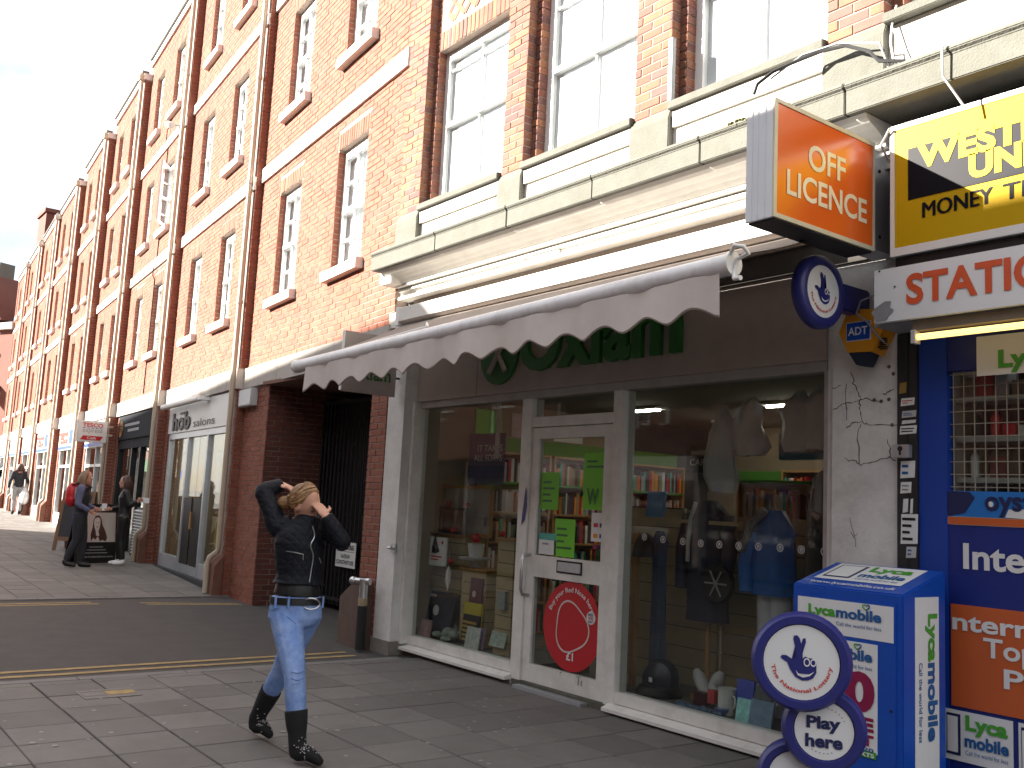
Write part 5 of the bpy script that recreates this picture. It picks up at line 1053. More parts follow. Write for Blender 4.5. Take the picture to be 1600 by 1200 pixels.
for k, (px, py) in enumerate(((1128, 690), (1172, 680), (1248, 672), (1282, 668))):
    c = at_y(px, py, 6.15); m = MB(); n = 18; vs = []
    for i in range(7):
        q = i/6; r_ = (.03, .09, .135, .13, .15, .16, .12)[i]; 
        for j in range(n): a = 2*math.pi*j/n; vs.append((c.x+r_*(1+.16*math.sin(a*5+i*.7+k)+random.uniform(-.05, .05))*math.cos(a)+.02*math.sin(i*1.3+k), 6.15+r_*.55*(1+.2*math.sin(a*4+i))*math.sin(a), c.z+.30-.62*q*(1.15 if k == 0 else .75)))
    m.add(vs, [(i*n+j, i*n+(j+1) % n, (i+1)*n+(j+1) % n, (i+1)*n+j) for i in range(6) for j in range(n)], True); tag(m.build('plastic_bag', 'clear_bag', None), ['longest clear plastic garment bag hanging above the jacket', 'clear plastic bag hanging second along the window ceiling', 'clear plastic bag hanging third along the window ceiling', 'clear plastic bag hanging nearest the cracked pier'][k], 'plastic bag', 'plastic bags hung in the right window')
c = at_y(1275, 695, 6.7); tag(MB().box(c.x-.35, c.x+.3, 6.68, 6.74, c.z-.12, c.z+.1).build('shelf_banner', mat('banner_teal', (.05, .17, .24), .6), None), 'teal banner on a shelf high in the right window', 'banner')
a = at_y(1072, 738, 7.6); t = thing('shop_sign_card', 'dark green hanging card with white lettering over the bookcases', 'sign', a); part(t, 'card', mat('card_dark', (.01, .035, .02), .6), a.x, a.x+.55, 7.6, 7.61, a.z, a.z+.3); strips(t, (a.x+.06, a.x+.5, a.z+.17, a.z+.24), 7.60, 'light_grey', 1, .6); ftext('lettering', 'CARDS', a.x+.06, a.x+.4, a.z+.07, a.z+.14, 7.59, 'light_grey', t, .01)
# ------------------------------------------------------------------ shops under the brick building
def bay_text(name, s_, i, u1, u0, z0, z1, w, m_, parent, bold=.02, depth=0.0):   # u1 is the left end as seen
    o = FR[i-1] @ Vector((u1, w, z0)); return text(name, s_, o, -UL, (0, 0, 1), u1-u0, z1-z0, m_, parent, bold, .003, depth)
F = FR[1]; zg = gz(-17)
t = thing('salon_shopfront', 'salon shop front with white fascia and black panelled glass doors', 'shopfront', F @ Vector((2.5, 0, zg)))
MB(F).box(.44, 4.54, -.10, .01, 2.66, 3.20).build('fascia', 'salon_white', t)
bay_text('lettering', 'hob', 2, 4.15, 2.82, 2.70, 3.04, .03, 'black', t, .03, .02); bay_text('lettering', 'salons', 2, 2.58, 1.18, 2.72, 2.86, .02, 'black', t, 0)
MB(F).box(3.28, 3.62, .012, .03, 3.0, 3.035).build('accent_bar', 'black', t)
MB(F).tube([(4.5, .16, 3.17), (1.75, .16, 3.17)], .055, 14).build('sign_light', 'upvc', t); MB(F).box(1.6, 1.75, .01, .2, 3.14, 3.20).build('light_arm', 'upvc', t)
for u in (.44, 1.62, 2.98, 4.46): MB(F).box(u, u+.08, -.12, -.02, zg+.06, 2.655).build('post', 'alu', t)
MB(F).box(.53, 4.45, -.12, -.02, 2.55, 2.655).build('head', 'alu', t); MB(F).box(.44, 4.54, -.25, .06, zg-.1, zg+.06).build('threshold', 'dark_slate', t)
MB(F).box(3.06, 4.46, -.075, -.07, zg+.3, 2.55).build('window_pane', 'glass_shop', t); MB(F).box(3.06, 4.46, -.11, -.03, zg+.06, zg+.30).build('kick_panel', 'alu', t); MB(F).box(.52, 1.62, -.075, -.07, zg+.3, 2.55).build('window_pane', 'glass_shop', t); MB(F).box(.52, 1.62, -.11, -.03, zg+.06, zg+.30).build('kick_panel', 'alu', t)
for u0, u1 in ((1.70, 2.32), (2.34, 2.98)):
    d = MB(F).box(u0, u1, -.075, -.068, zg+.22, 2.55).build('door_pane', 'glass_shop', t); MB(F).box(u0, u1, -.10, -.04, zg+.06, zg+.22).build('door_rail', 'alu', d)
    MB(F).box(u0+.08, u1-.04, -.06, -.035, zg+.22, 1.45).build('black_panel', 'black', d)
MB(F).tube([(2.26, -.0, zg+.85), (2.26, -.0, zg+1.15)], .02, 8).build('handle', 'wood', t)
MB(F).box(.45, 4.53, -2.6, -2.55, zg, 3.1).build('inner_wall', 'cream', t); MB(F).box(.45, 4.53, -2.6, -.1, zg+.0, zg+.055).build('inner_floor', 'cream', t); MB(F).box(.45, 4.53, -2.6, -.1, 3.0, 3.1).build('inner_ceiling', 'upvc', t)
for u in (1.2, 2.6, 3.8): MB(F).box(u-.3, u+.3, -1.4, -1.3, 2.96, 2.995).build('inner_light', 'strip_light', t)
MB(F).box(4.53, 4.56, -2.6, -.12, zg, 3.1).build('inner_wall', 'cream', t); MB(F).box(.42, .449, -2.6, -.12, zg, 3.1).build('inner_wall', 'cream', t)
for u0, u1, z0, z1, m_ in ((3.2, 3.9, 1.45, 2.35, 'cream'), (.6, 1.1, 1.3, 2.2, 'cream'), (1.2, 1.5, 1.6, 2.3, 'paper'), (.7, 1.2, .7, 1.2, 'book_yellow'), (.95, 1.0, .65, 1.3, 'red'), (.55, .75, .5, 1.0, 'lyca_blue'), (3.2, 3.6, .5, 1.1, 'poster_pink')): MB(F).box(u0, u1, -.16, -.15, zg+z0-.1, zg+z1-.1).build('window_card', m_, t)
# the shop with a dark fascia
F = FR[2]; zg = gz(-21.5)
t = thing('dark_shopfront', 'dark grey shop front with a round bun emblem and slatted vent', 'shopfront', F @ Vector((2.2, 0, zg)))
MB(F).box(.44, 4.15, -.1, .015, 2.66, 3.20).build('fascia', 'shop_grey', t); disc(F @ Vector((3.75, .016, 2.90)), WN, .19, 24, .02).build('emblem', mat('bun', (.35, .17, .05), .6, .3, 12), t)
for a in range(3): MB(F).tube([(3.62, .045, 2.84+.06*a), (3.75, .05, 2.88+.06*a), (3.88, .045, 2.84+.06*a)], .014, 6).build('emblem_twist', mat('bun_dark', (.18, .08, .02), .6), t)
strips_m = MB(F)
for k in range(2): strips_m.box(1.8, 3.4-.4*k, .016, .019, 2.95-.13*k, 3.01-.13*k)
strips_m.build('fascia_print', 'grey', t)
for u in (.44, 1.6, 2.5, 4.05): MB(F).box(u, u+.12, -.14, -.02, zg, 2.655).build('post', 'black', t)
MB(F).box(.44, 4.16, -.14, -.02, 2.45, 2.655).build('head', 'shop_grey', t)
for u0, u1 in ((1.72, 2.5), (2.62, 4.05)): MB(F).box(u0, u1, -.085, -.08, zg+.1, 2.45).build('window_pane', 'glass_shop', t)
gl = MB(F).box(.56, 1.6, -.12, -.06, zg+.02, zg+1.0).build('vent', 'black', t)
for k in range(15): MB(F).prism([(.57, -.06, zg+.06+k*.062), (.57, -.015, zg+.04+k*.062), (.57, -.015, zg+.062+k*.062), (.57, -.06, zg+.085+k*.062)], (1.02, 0, 0)).build('louvre', 'light_grey', gl)
MB(F).box(.56, 1.6, -.085, -.08, zg+1.01, 2.45).build('window_pane', 'glass_shop', t)
MB(F).box(.45, 4.15, -3.0, -2.95, zg, 3.1).build('inner_wall', 'photo_dark', t); MB(F).box(.45, 4.15, -3, -.15, zg-.05, zg).build('inner_floor', 'dark_slate', t); MB(F).box(.45, 4.15, -3, -.15, 2.9, 3.1).build('inner_ceiling', 'dark_slate', t)
for u0, u1, z0, z1, m_ in ((2.7, 3.0, 1.2, 2.0, 'paper'), (1.8, 2.0, 1.5, 1.8, 'paper'), (2.1, 2.3, 1.5, 1.8, 'paper'), (3.3, 3.7, .5, 1.1, 'cream'), (.8, 1.2, 1.2, 1.7, 'poster_pink')): MB(F).box(u0, u1, -.2, -.19, zg+z0, zg+z1).build('window_card', m_, t)
# supermarket bays
for i, lab in ((4, 'supermarket window bay behind the white projecting sign'), (5, 'supermarket window bay with red lettering next along'), (6, 'supermarket entrance bay third from the projecting sign'), (7, 'white shop bay fourth from the projecting sign'), (8, 'white shop bay at the far end of the brick building'), (9, 'last ground floor bay of the brick building')):
    F = FR[i-1]; bx, by, ln, roof = BAYS[i-1]; zg = gz(bx-2); t = thing('supermarket_shop', lab, 'shopfront', F @ Vector((ln/2, 0, zg)))
    MB(F).box(.44, ln-.32, -.1, .02, 2.55, 3.20).build('fascia', 'salon_white', t); MB(F).box(.44, ln-.32, .021, .03, 2.57, 2.66).build('stripe', 'tesco_blue', t)
    if i in (4, 5, 6):
        bay_text('lettering', 'TESCO', i, ln-.45, ln-2.2, 2.72, 3.08, .035, 'red_text', t, .06); MB(F).box(ln-3.1, ln-2.35, .022, .03, 2.70, 3.10).build('blue_patch', 'tesco_blue', t)
    for u in (.44, ln*.5, ln-.40): MB(F).box(u, u+.08, -.14, -.03, zg+.0, 2.545).build('post', 'upvc', t)
    MB(F).box(.52, ln-.40, -.12, -.04, 2.05, 2.12).build('transom', 'upvc', t); MB(F).box(.52, ln-.40, -.13, -.03, zg, zg+.35).build('kick_panel', 'upvc', t)
    for u0, u1 in ((.52, ln*.5), (ln*.5+.08, ln-.40)): MB(F).box(u0, u1, -.085, -.08, zg+.35, 2.545).build('window_pane', 'glass_shop', t)
    if i == 4: MB(F).box(.8, 1.5, -.2, -.19, zg+.4, zg+1.5).build('window_card', 'oyster_blue', t)
    MB(F).box(.45, ln-.33, -2.5, -2.45, zg, 3.1).build('inner_wall', 'grey', t); MB(F).box(.45, ln-.33, -2.5, -.15, zg-.05, zg).build('inner_floor', 'grey', t); MB(F).box(.45, ln-.33, -2.5, -.15, 2.7, 3.1).build('inner_ceiling', 'grey', t)
    strips(t, (0, 0, 0, 0), 0, 'grey', 1) if False else None
# supermarket projecting sign
X = -23.9; t = thing('supermarket_sign', 'white projecting supermarket sign with red lettering and red cash panel', 'sign', (X, 5.85, 2.6))
part(t, 'box', 'salon_white', X-.12, X, 5.50, 6.16, 2.58, 3.085, .01); part(t, 'arm', 'pipe', X-.08, X-.04, 6.16, 6.3, 2.75, 2.8); part(t, 'arm', 'pipe', X-.08, X-.04, 6.16, 6.3, 2.95, 3.0)
text('lettering', 'TESCO', (X+.001, 5.60, 2.94), (0, 1, 0), (0, 0, 1), .46, .09, 'red_text', t, .03)
for k in range(5): MB().box(X+.001, X+.004, 5.61+k*.095, 5.67+k*.095, 2.905, 2.92).build('dash', 'tesco_blue', t)
text('lettering', 'express', (X+.001, 5.60, 2.78), (0, 1, 0), (0, 0, 1), .44, .10, 'grey', t, .0, skew=.15)
MB().prism([(X+.001, 5.57, 2.63), (X+.001, 6.02, 2.63), (X+.001, 6.08, 2.73), (X+.001, 5.63, 2.73)], (.003, 0, 0)).build('cash_panel', 'red', t); text('lettering', 'Cash', (X+.005, 5.72, 2.65), (0, 1, 0), (0, 0, 1), .2, .06, 'paper', t, .02)
# ------------------------------------------------------------------ older terrace beyond, and a pub-like corner with signs
def terrace(name, label, x0, y0, ln, ang, h, material, bays, depth=9, storeys=3, gable=True, group=None):
    U_ = Vector((-math.cos(ang), math.sin(ang), 0)); N_ = Vector((-math.sin(ang), -math.cos(ang), 0)); F = frame((x0, y0, 0), U_, N_); t = thing(name, label, 'building', F @ Vector((ln/2, -depth/2, 0)), group)
    bw = ln/bays; sh = (h-3.4)/storeys; m = MB(F); zs = [(3.5+k*sh+.5, 3.5+k*sh+.5+sh*.6) for k in range(storeys)]
    us = [0]
    for b in range(bays): us += [b*bw+bw*.3, b*bw+bw*.7]
    us.append(ln)
    for k in range(0, len(us)-1, 2): m.box(us[k], us[k+1], -.4, 0, 3.3, h)
    for b in range(bays):
        z0 = 3.3
        for a, c in zs+[(h, h)]:
            if a > z0+.01: m.box(us[2*b+1], us[2*b+2], -.4, 0, z0, a)
            z0 = c
    m.build('wall', material, t)
    for b in range(bays):
        for a, c in zs:
            f_ = MB(F); u0, u1 = us[2*b+1], us[2*b+2]; f_.box(u0, u0+.08, -.2, -.12, a, c); f_.box(u1-.08, u1, -.2, -.12, a, c); f_.box(u0+.08, u1-.08, -.2, -.12, a, a+.08); f_.box(u0+.08, u1-.08, -.2, -.12, c-.1, c); f_.box(u0+.08, u1-.08, -.2, -.12, (a+c)/2-.03, (a+c)/2+.03)
            w = f_.build('window', 'upvc', t); MB(F).box(u0+.08, u1-.08, -.165, -.16, a+.08, c-.1).build('pane', 'glass_upper', w); MB(F).box(u0, u1, -.8, -.75, a-.2, c+.2).build('room_wall', 'light_grey', w); MB(F).box(u0-.1, u1+.1, -.1, .08, a-.14, a-.001).build('sill', 'band', w)
        MB(F).box(b*bw+.15, (b+1)*bw-.15, -.35, -.25, .4, 2.5).build('shop_window', 'glass_shop', t); MB(F).box(b*bw+.1, (b+1)*bw-.1, -.3, .12, 2.55, 3.25).build('shop_fascia', random.choice(['shop_grey', 'salon_white', 'panel_blue', 'maroon', 'ox_green', 'cream']), t); MB(F).box(b*bw+.15, (b+1)*bw-.15, -.36, -.05, -.1, .4).build('stall_riser', 'dark_slate', t); MB(F).box(b*bw-.12, b*bw+.12, -.4, .05, -.1, 3.29).build('pier', 'band', t)
    MB(F).box(-.1, ln+.1, -.5, .25, h, h+.3).build('cornice', 'band', t); MB(F).box(.02, ln-.02, -depth, -.85, -.2, h-.02).build('body', 'room_dark' if False else material, t)
    if gable: MB(F).prism([(0, .0, h+.3), (0, -depth, h+.3), (0, -depth/2, h+3.2)], (ln, 0, 0)).build('roof', 'dark_slate', t)
    return t, F
tA, fA = terrace('old_terrace', 'dark brick gabled terrace beyond the long red building', -48.0, 7.95, 14, math.radians(-24), 8.4, 'dark_brick', 4)
for k in range(3):
    mb = MB(fA); mb.prism([(1+k*4.5, .1, 8.9), (4.2+k*4.5, .1, 8.9), (2.6+k*4.5, .1, 11.2)], (0, -3, 0)); mb.build('gable', 'dark_brick', tA); MB(fA).box(3.9+k*4.5, 4.7+k*4.5, -2.2, -1.4, 8.9, 12.2).build('chimney', 'stone', tA)
tB, fB = terrace('old_terrace', 'distant pale terrace closing the far end of the street', -60.9, 1.9, 30, math.radians(-12), 8.0, 'plaster_red', 7)
p = at_y(8, 615, 5.9); 
t = thing('shop_sign', 'yellow and black projecting shop sign far along the street', 'sign', (-49, 5.9, 4.0)); q0 = at_x(-20, 629, -48.5); q1 = at_x(19, 612, -48.5)
part(t, 'board', 'yellow', -48.55, -48.5, q0.y, q1.y, q0.z, q0.z+.28); part(t, 'board', 'salon_white', -48.55, -48.5, q0.y, q1.y, q0.z+.281, q0.z+.5); part(t, 'board', 'black', -48.55, -48.5, q0.y, q1.y, q0.z+.501, q0.z+.8); part(t, 'arm', 'dark_metal', -48.55, -48.5, q1.y, 7.7, q0.z+.4, q0.z+.45)
q = at_x(2, 598, -49.5); t = thing('round_sign', 'dark blue round sign above the yellow one far along the street', 'sign', q); ring_body(q, (1, 0, 0), .4, .28, .1, 'rim', t); disc(q+Vector((.04, 0, 0)), (1, 0, 0), .27, 20).build('face', 'grey', t); MB().tube([q+Vector((0, .3, 0)), (q.x, 7.3, q.z)], .03, 6).build('arm', 'dark_metal', t)
# parked white van nose at the far left edge
vx, vy = -46.0, at_x(2, 770, -46).y-.35; zg = .46
t = thing('parked_van', 'white van parked far along the street at the picture edge', 'van', (vx-2, vy, zg))
prof = [(0, .35), (.0, .95), (-.35, 1.15), (-1.15, 1.25), (-1.75, 2.0), (-2.4, 2.2), (-5.2, 2.2), (-5.3, .35)]
MB().prism([(vx+a, vy-1.0, zg+b) for a, b in prof], (0, 1.95, 0)).build('body', 'salon_white', t, bevel=.06)
MB().prism([(vx-1.16, vy-.85, zg+1.29), (vx-1.16, vy+.8, zg+1.29), (vx-1.70, vy+.75, zg+1.98), (vx-1.70, vy-.8, zg+1.98)], (.03, 0, .02)).build('windscreen', 'black_gloss', t); MB().prism([(vx-1.5, vy+.955, zg+1.3), (vx-2.6, vy+.955, zg+1.3), (vx-2.6, vy+.955, zg+1.95), (vx-1.95, vy+.955, zg+1.95)], (0, .01, 0)).build('side_window', 'black_gloss', t)
for dx in (-.9, -4.2):
    for dy in (-.95, .9): w = MB().tube([(vx+dx, vy+dy-.1, zg+.33), (vx+dx, vy+dy+.1, zg+.33)], .33, 18).build('wheel', 'black', t); MB().tube([(vx+dx, vy+dy-.11, zg+.33), (vx+dx, vy+dy+.11, zg+.33)], .19, 14).build('rim', 'alu', w)
for dy in (-.75, .7): MB().box(vx-.02, vx+.03, vy+dy-.18, vy+dy+.18, zg+.7, zg+.9).build('headlight', 'light_grey', t, bevel=.02)
part(t, 'bumper', 'dark_metal', vx-.05, vx+.06, vy-.95, vy+.9, zg+.32, zg+.55)
# terrace across the street: casts the street's shade, shows in the shop glass
F = frame((-41.0, -10.2, 0), (1, 0, 0), (0, 1, 0))
def opposite(name, label, x0, x1, h, material, bays):
    t = thing(name, label, 'building', ((x0+x1)/2, -14, 0)); bw = (x1-x0)/bays; m = MB(); y = -10.2
    sh = (h-3.6)/2; rows = [(3.6+k*sh+.6, 3.6+k*sh+.6+sh*.55) for k in range(2)]
    m.box(x0, x1, y-9, y-.3, -.2, h); m.build('body', material, t)
    fc = MB()
    fc.box(x0, x1, y-.3, y, 3.2, rows[0][0]); fc.box(x0, x1, y-.3, y, rows[0][1], rows[1][0]); fc.box(x0, x1, y-.3, y, rows[1][1], h)
    for b in range(bays):
        for a, c in rows: fc.box(x0+b*bw, x0+b*bw+bw*.3, y-.3, y, a, c); fc.box(x0+b*bw+bw*.7, x0+(b+1)*bw, y-.3, y, a, c)
    fc.build('facade', material, t)
    for b in range(bays):
        for a, c in rows:
            u0, u1 = x0+b*bw+bw*.3, x0+b*bw+bw*.7; f_ = MB(); f_.box(u0, u0+.09, y-.2, y-.12, a, c); f_.box(u1-.09, u1, y-.2, y-.12, a, c); f_.box(u0+.09, u1-.09, y-.2, y-.12, (a+c)/2-.04, (a+c)/2+.04); f_.box(u0+.09, u1-.09, y-.2, y-.12, c-.1, c); w = f_.build('window', 'upvc', t)
            MB().box(u0+.09, u1-.09, y-.17, y-.165, a, c-.1).build('pane', 'glass_upper', w)
        part(t, 'shop_fascia', random.choice(['salon_white', 'cream', 'shop_grey', 'salon_white']), x0+b*bw+.1, x0+(b+1)*bw-.1, y-.28, y+.12, 2.6, 3.3); part(t, 'shop_window', 'glass_shop', x0+b*bw+.2, x0+(b+1)*bw-.2, y-.2, y-.19, .4, 2.6); part(t, 'pier', 'band', x0+b*bw-.1, x0+b*bw+.1, y-.3, y+.05, -.1, 3.19); part(t, 'stall_riser', 'dark_slate', x0+b*bw+.1, x0+(b+1)*bw-.1, y-.28, y-.1, -.2, .4)
    part(t, 'cornice', 'band', x0-.05, x1+.05, y-.5, y+.25, h, h+.25); return t
opposite('opposite_terrace', 'brick terrace across the street reflected in the shop windows', -19, 22, 11.02, 'plaster_red', 10)
opposite('opposite_terrace', 'taller brick terrace across the street shading the salon', -38.5, -19.02, 11.3, 'plaster_red', 5)
slope_sheet('pavement', -60, 60, -10.2, -9.45, -.01, 'pave_bed', 40, 'narrow pavement across the street')
# ------------------------------------------------------------------ people
def blob(name, mb, voxel, material, parent, smooth=3):
    """fuse overlapping closed shapes into one continuous skin"""
    me = bpy.data.meshes.new(name); me.from_pydata([tuple(v) for v in mb.v], [], mb.f)
    bm = bmesh.new(); bm.from_mesh(me); bmesh.ops.recalc_face_normals(bm, faces=bm.faces); bm.to_mesh(me); bm.free()
    o = bpy.data.objects.new(name+'_tmp', me); COL.objects.link(o)
    r = o.modifiers.new('r', 'REMESH'); r.mode = 'VOXEL'; r.voxel_size = voxel
    s = o.modifiers.new('s', 'SMOOTH'); s.factor = .5; s.iterations = smooth
    dg = bpy.context.evaluated_depsgraph_get(); dg.update(); ev = o.evaluated_get(dg); m2 = bpy.data.meshes.new_from_object(ev)
    bpy.data.objects.remove(o); m2.name = name; org = ORG[parent.name]; m2.transform(Matrix.Translation(-org)); m2.materials.clear(); m2.materials.append(MATS[material])
    m2.polygons.foreach_set('use_smooth', [True]*len(m2.polygons))
    o2 = bpy.data.objects.new(name, m2); COL.objects.link(o2); o2.parent = parent; ORG[o2.name] = org; return o2
def curve_pts(P, k=4):
    """smooth path through points (Catmull-Rom)"""
    P = [Vector(p) for p in P]; out = []
    for i in range(len(P)-1):
        a, b, c, d = P[max(i-1, 0)], P[i], P[i+1], P[min(i+2, len(P)-1)]
        for j in range(k):
            t = j/k; out.append(.5*((2*b)+(c-a)*t+(2*a-5*b+4*c-d)*t*t+(-a+3*b-3*c+d)*t**3))
    return out+[P[-1]]
def limb(mb, P, R, RY=None, side=None, n=12, add=0.0, k=4):
    pts = curve_pts(P, k); m = len(pts)
    f = lambda A: [A[min(int(i*(len(A)-1)/(m-1)), len(A)-2)]*(1-((i*(len(A)-1)/(m-1))-min(int(i*(len(A)-1)/(m-1)), len(A)-2)))+A[min(int(i*(len(A)-1)/(m-1)), len(A)-2)+1]*((i*(len(A)-1)/(m-1))-min(int(i*(len(A)-1)/(m-1)), len(A)-2)) for i in range(m)]
    mb.tube(pts, [r+add for r in f(R)], n, side=side, ry=[r+add for r in f(RY)] if RY else None)
def head_shape(mb, c, face, up, s=1.0, add=0.0):
    """skull, jaw, nose, ears; face and up are unit vectors"""
    face = Vector(face).normalized(); up = Vector(up); up = (up-face*up.dot(face)).normalized(); side = up.cross(face); R = Matrix((side, face, up)).transposed(); c = Vector(c)
    mb.ball(c+up*.02*s, .076*s+add, .096*s+add, .105*s+add, 16, 12, R); mb.ball(c+face*.025*s-up*.05*s, .056*s+add, .066*s+add, .075*s+add, 14, 10, R)
    if not add:
        mb.ball(c+face*.097*s-up*.02*s, .013*s, .018*s, .026*s, 8, 6, R)
        for q in (-1, 1): mb.ball(c+side*q*.078*s-up*.01*s, .012*s, .022*s, .033*s, 8, 6, R)
        mb.ball(c+face*.075*s-up*.098*s, .026*s, .02*s, .018*s, 8, 6, R)
    return side, face, up
def hand(mb, w, d, nrm, s=1.0, curl=.5):
    """palm from wrist w along d, thumb side given by d x nrm; five tapering bent fingers"""
    d = Vector(d).normalized(); nrm = Vector(nrm); nrm = (nrm-d*nrm.dot(d)).normalized(); sd = d.cross(nrm); w = Vector(w)
    mb.tube([w-d*.02*s, w+d*.03*s, w+d*.085*s], [.024*s, .038*s, .04*s], 10, side=sd, ry=[.02*s, .016*s, .014*s])
    for q, l in zip((-.030, -.010, .010, .028), (.062, .074, .078, .066)):
        b = w+d*.08*s+sd*q*s; k1 = b+(d*math.cos(curl*.5)-nrm*math.sin(curl*.5))*l*.5*s; k2 = k1+(d*math.cos(curl*1.3)-nrm*math.sin(curl*1.3))*l*.5*s; mb.tube([b, k1, k2], [.0095*s, .0088*s, .007*s], 8)
    b = w+d*.03*s+sd*.03*s; mb.tube([b, b+(d*.6+sd*.8).normalized()*.035*s, b+(d*.85+sd*.5).normalized()*.065*s], [.012*s, .0105*s, .008*s], 8)
def face_bits(parent, c, side, face, up, s=1.0, brow='hair_brown', shut=False):
    for q in (-1, 1):
        e = c+face*.089*s+side*q*.031*s+up*.005*s
        if shut: MB().tube([e-side*.015*s, e+face*.004*s-up*.004*s, e+side*.015*s], .003*s, 5).build('eyelash', 'black', parent); continue
        MB().ball(e, .012*s, n=8, m=6).build('eye', 'white', parent); MB().ball(e+face*.009*s, .006*s, n=6, m=5).build('pupil', 'black', parent); MB().tube([e+up*.018*s-side*.018*s, e+up*.023*s+face*.006*s, e+up*.018*s+side*.018*s], .004*s, 5).build('eyebrow', brow, parent)
    MB().tube([c+face*.091*s-up*.062*s-side*.022*s, c+face*.097*s-up*.064*s, c+face*.091*s-up*.062*s+side*.022*s], .006*s, 6).build('mouth', mat('lips', (.35, .09, .08), .5), parent)
# the woman in the foreground ---------------------------------------------------------------------------------
W0 = Vector((-5.78, 2.74, 0)); FH = Vector((_f.x, _f.y, 0)).normalized(); RH = Vector((_r.x, _r.y, 0)).normalized(); UP = Vector((0, 0, 1))
def wp(px, py, dep=0.0): return at_pl(px, py, W0+FH*dep, FH)
qm = mat('quilt', (.007, .008, .013), .6, .25, 14, spec=.2)
qt = qm.node_tree; qg = N(qt, 'ShaderNodeNewGeometry'); hs_ = []
for an in (35, -35):     # stitched diamonds
    mp_ = N(qt, 'ShaderNodeMapping'); mp_.inputs['Rotation'].default_value = (math.radians(an), 0, math.radians(-16)); wv = N(qt, 'ShaderNodeTexWave', wave_type='BANDS', bands_direction='Y', Scale=9.0, Distortion=0.0)
    qt.links.new(qg.outputs['Position'], mp_.inputs['Vector']); qt.links.new(mp_.outputs['Vector'], wv.inputs['Vector']); hs_.append(wv)
mn = N(qt, 'ShaderNodeMath', operation='MINIMUM'); qt.links.new(hs_[0].outputs['Fac'], mn.inputs[0]); qt.links.new(hs_[1].outputs['Fac'], mn.inputs[1])
pw = N(qt, 'ShaderNodeMath', operation='POWER'); pw.inputs[1].default_value = .35; qt.links.new(mn.outputs[0], pw.inputs[0])
qb = N(qt, 'ShaderNodeBump', Strength=.4, Distance=.008); qt.links.new(pw.outputs[0], qb.inputs['Height']); qt.links.new(qb.outputs['Normal'], qt.nodes['Principled BSDF'].inputs['Normal'])
FC = Vector((.96, -.28, 0)).normalized(); LT = UP.cross(FC)
t = thing('person', 'woman in black quilted jacket, pale jeans and studded black boots holding her hair', 'person', W0)
pel, wst, bst, nkb = wp(461, 962, .0), wp(466, 912, 0), wp(469, 850, 0), wp(483, 813, .0)
hc = wp(476, 788, .0); fdir = (RH*.86-FH*.28-UP*.46).normalized(); hup = (UP*.84+RH*.40-FH*.30).normalized(); hup = (hup-fdir*hup.dot(fdir)).normalized()
shR, elR, wrR = wp(436, 824, .02), wp(411, 768, .06), wp(441, 757, .13)
shL, elL, wrL = wp(505, 821, .06), wp(536, 848, -.10), wp(509, 806, -.13)
hipF, knF, anF, toF = wp(447, 962, -.03), wp(460, 1052, -.20), wp(465, 1163, -.25), wp(503, 1189, -.32)
hipB, knB, anB, toB = wp(478, 962, .06), wp(441, 1046, .16), wp(401, 1122, .30), wp(424, 1150, .24)
toF.z = .028; toB.z = .03
def arms(mb, add=0.0, full=True):
    limb(mb, [nkb.lerp(shR, .5), shR, shR.lerp(elR, .5), elR], [.05, .062, .05, .042], add=add); limb(mb, [shR.lerp(elR, .85), elR, elR.lerp(wrR, .5), wrR], [.042, .042, .04, .03], add=add)
    limb(mb, [nkb.lerp(shL, .5), shL, shL.lerp(elL, .5), elL], [.05, .062, .05, .042], add=add); limb(mb, [shL.lerp(elL, .85), elL, elL.lerp(wrL, .5), wrL], [.042, .042, .04, .03], add=add)
def legs(mb, add=0.0, ends=(1, 1)):
    limb(mb, [pel+LT*-.02, hipF, hipF.lerp(knF, .5), knF], [.09, .098, .082, .062], add=add); limb(mb, [hipF.lerp(knF, .8), knF, knF.lerp(anF, .32), knF.lerp(anF, ends[0])], [.066, .06, .060, .048], add=add)
    limb(mb, [pel+LT*.02, hipB, hipB.lerp(knB, .5), knB], [.09, .098, .08, .060], add=add); limb(mb, [hipB.lerp(knB, .8), knB, knB.lerp(anB, .32), knB.lerp(anB, ends[1])], [.064, .058, .058, .046], add=add)
B = MB(); limb(B, [pel-UP*.06, pel, wst, bst, bst.lerp(nkb, .6)], [.13, .158, .122, .15, .11], [.09, .108, .085, .105, .08], side=LT, n=18)
limb(B, [bst.lerp(nkb, .7), nkb, nkb.lerp(hc, .6), hc], [.075, .052, .048, .05]); head_shape(B, hc, fdir, hup)
arms(B); legs(B); limb(B, [anF+UP*.03, anF-UP*.03, anF.lerp(toF, .6)], [.036, .036, .022]); limb(B, [anB+UP*.03, anB-UP*.03, anB.lerp(toB, .6)], [.036, .036, .022])
hand(B, wrL, (hc+fdir*.10+hup*.05-FH*.03-wrL), (fdir*.8-FH*.5), 1.0, .35); hand(B, wrR, (hc+hup*.06+FH*.03-wrR), UP, 1.0, .5)
body = blob('body', B, .008, 'skin', t, 2)
J = MB(); limb(J, [wst+UP*.0, wst+UP*.06, bst, bst.lerp(nkb, .55), nkb+UP*.035], [.170, .142, .168, .128, .062], [.130, .112, .122, .1, .060], side=LT, n=20); arms(J, .014)
jk = blob('jacket', J, .009, 'quilt', t, 3)
T_ = MB(); limb(T_, [pel+UP*.12, wst-UP*.03, wst+UP*.06, bst], [.150, .145, .132, .14], [.106, .105, .095, .1], side=LT, n=18); blob('black_top', T_, .01, 'black', t, 2)
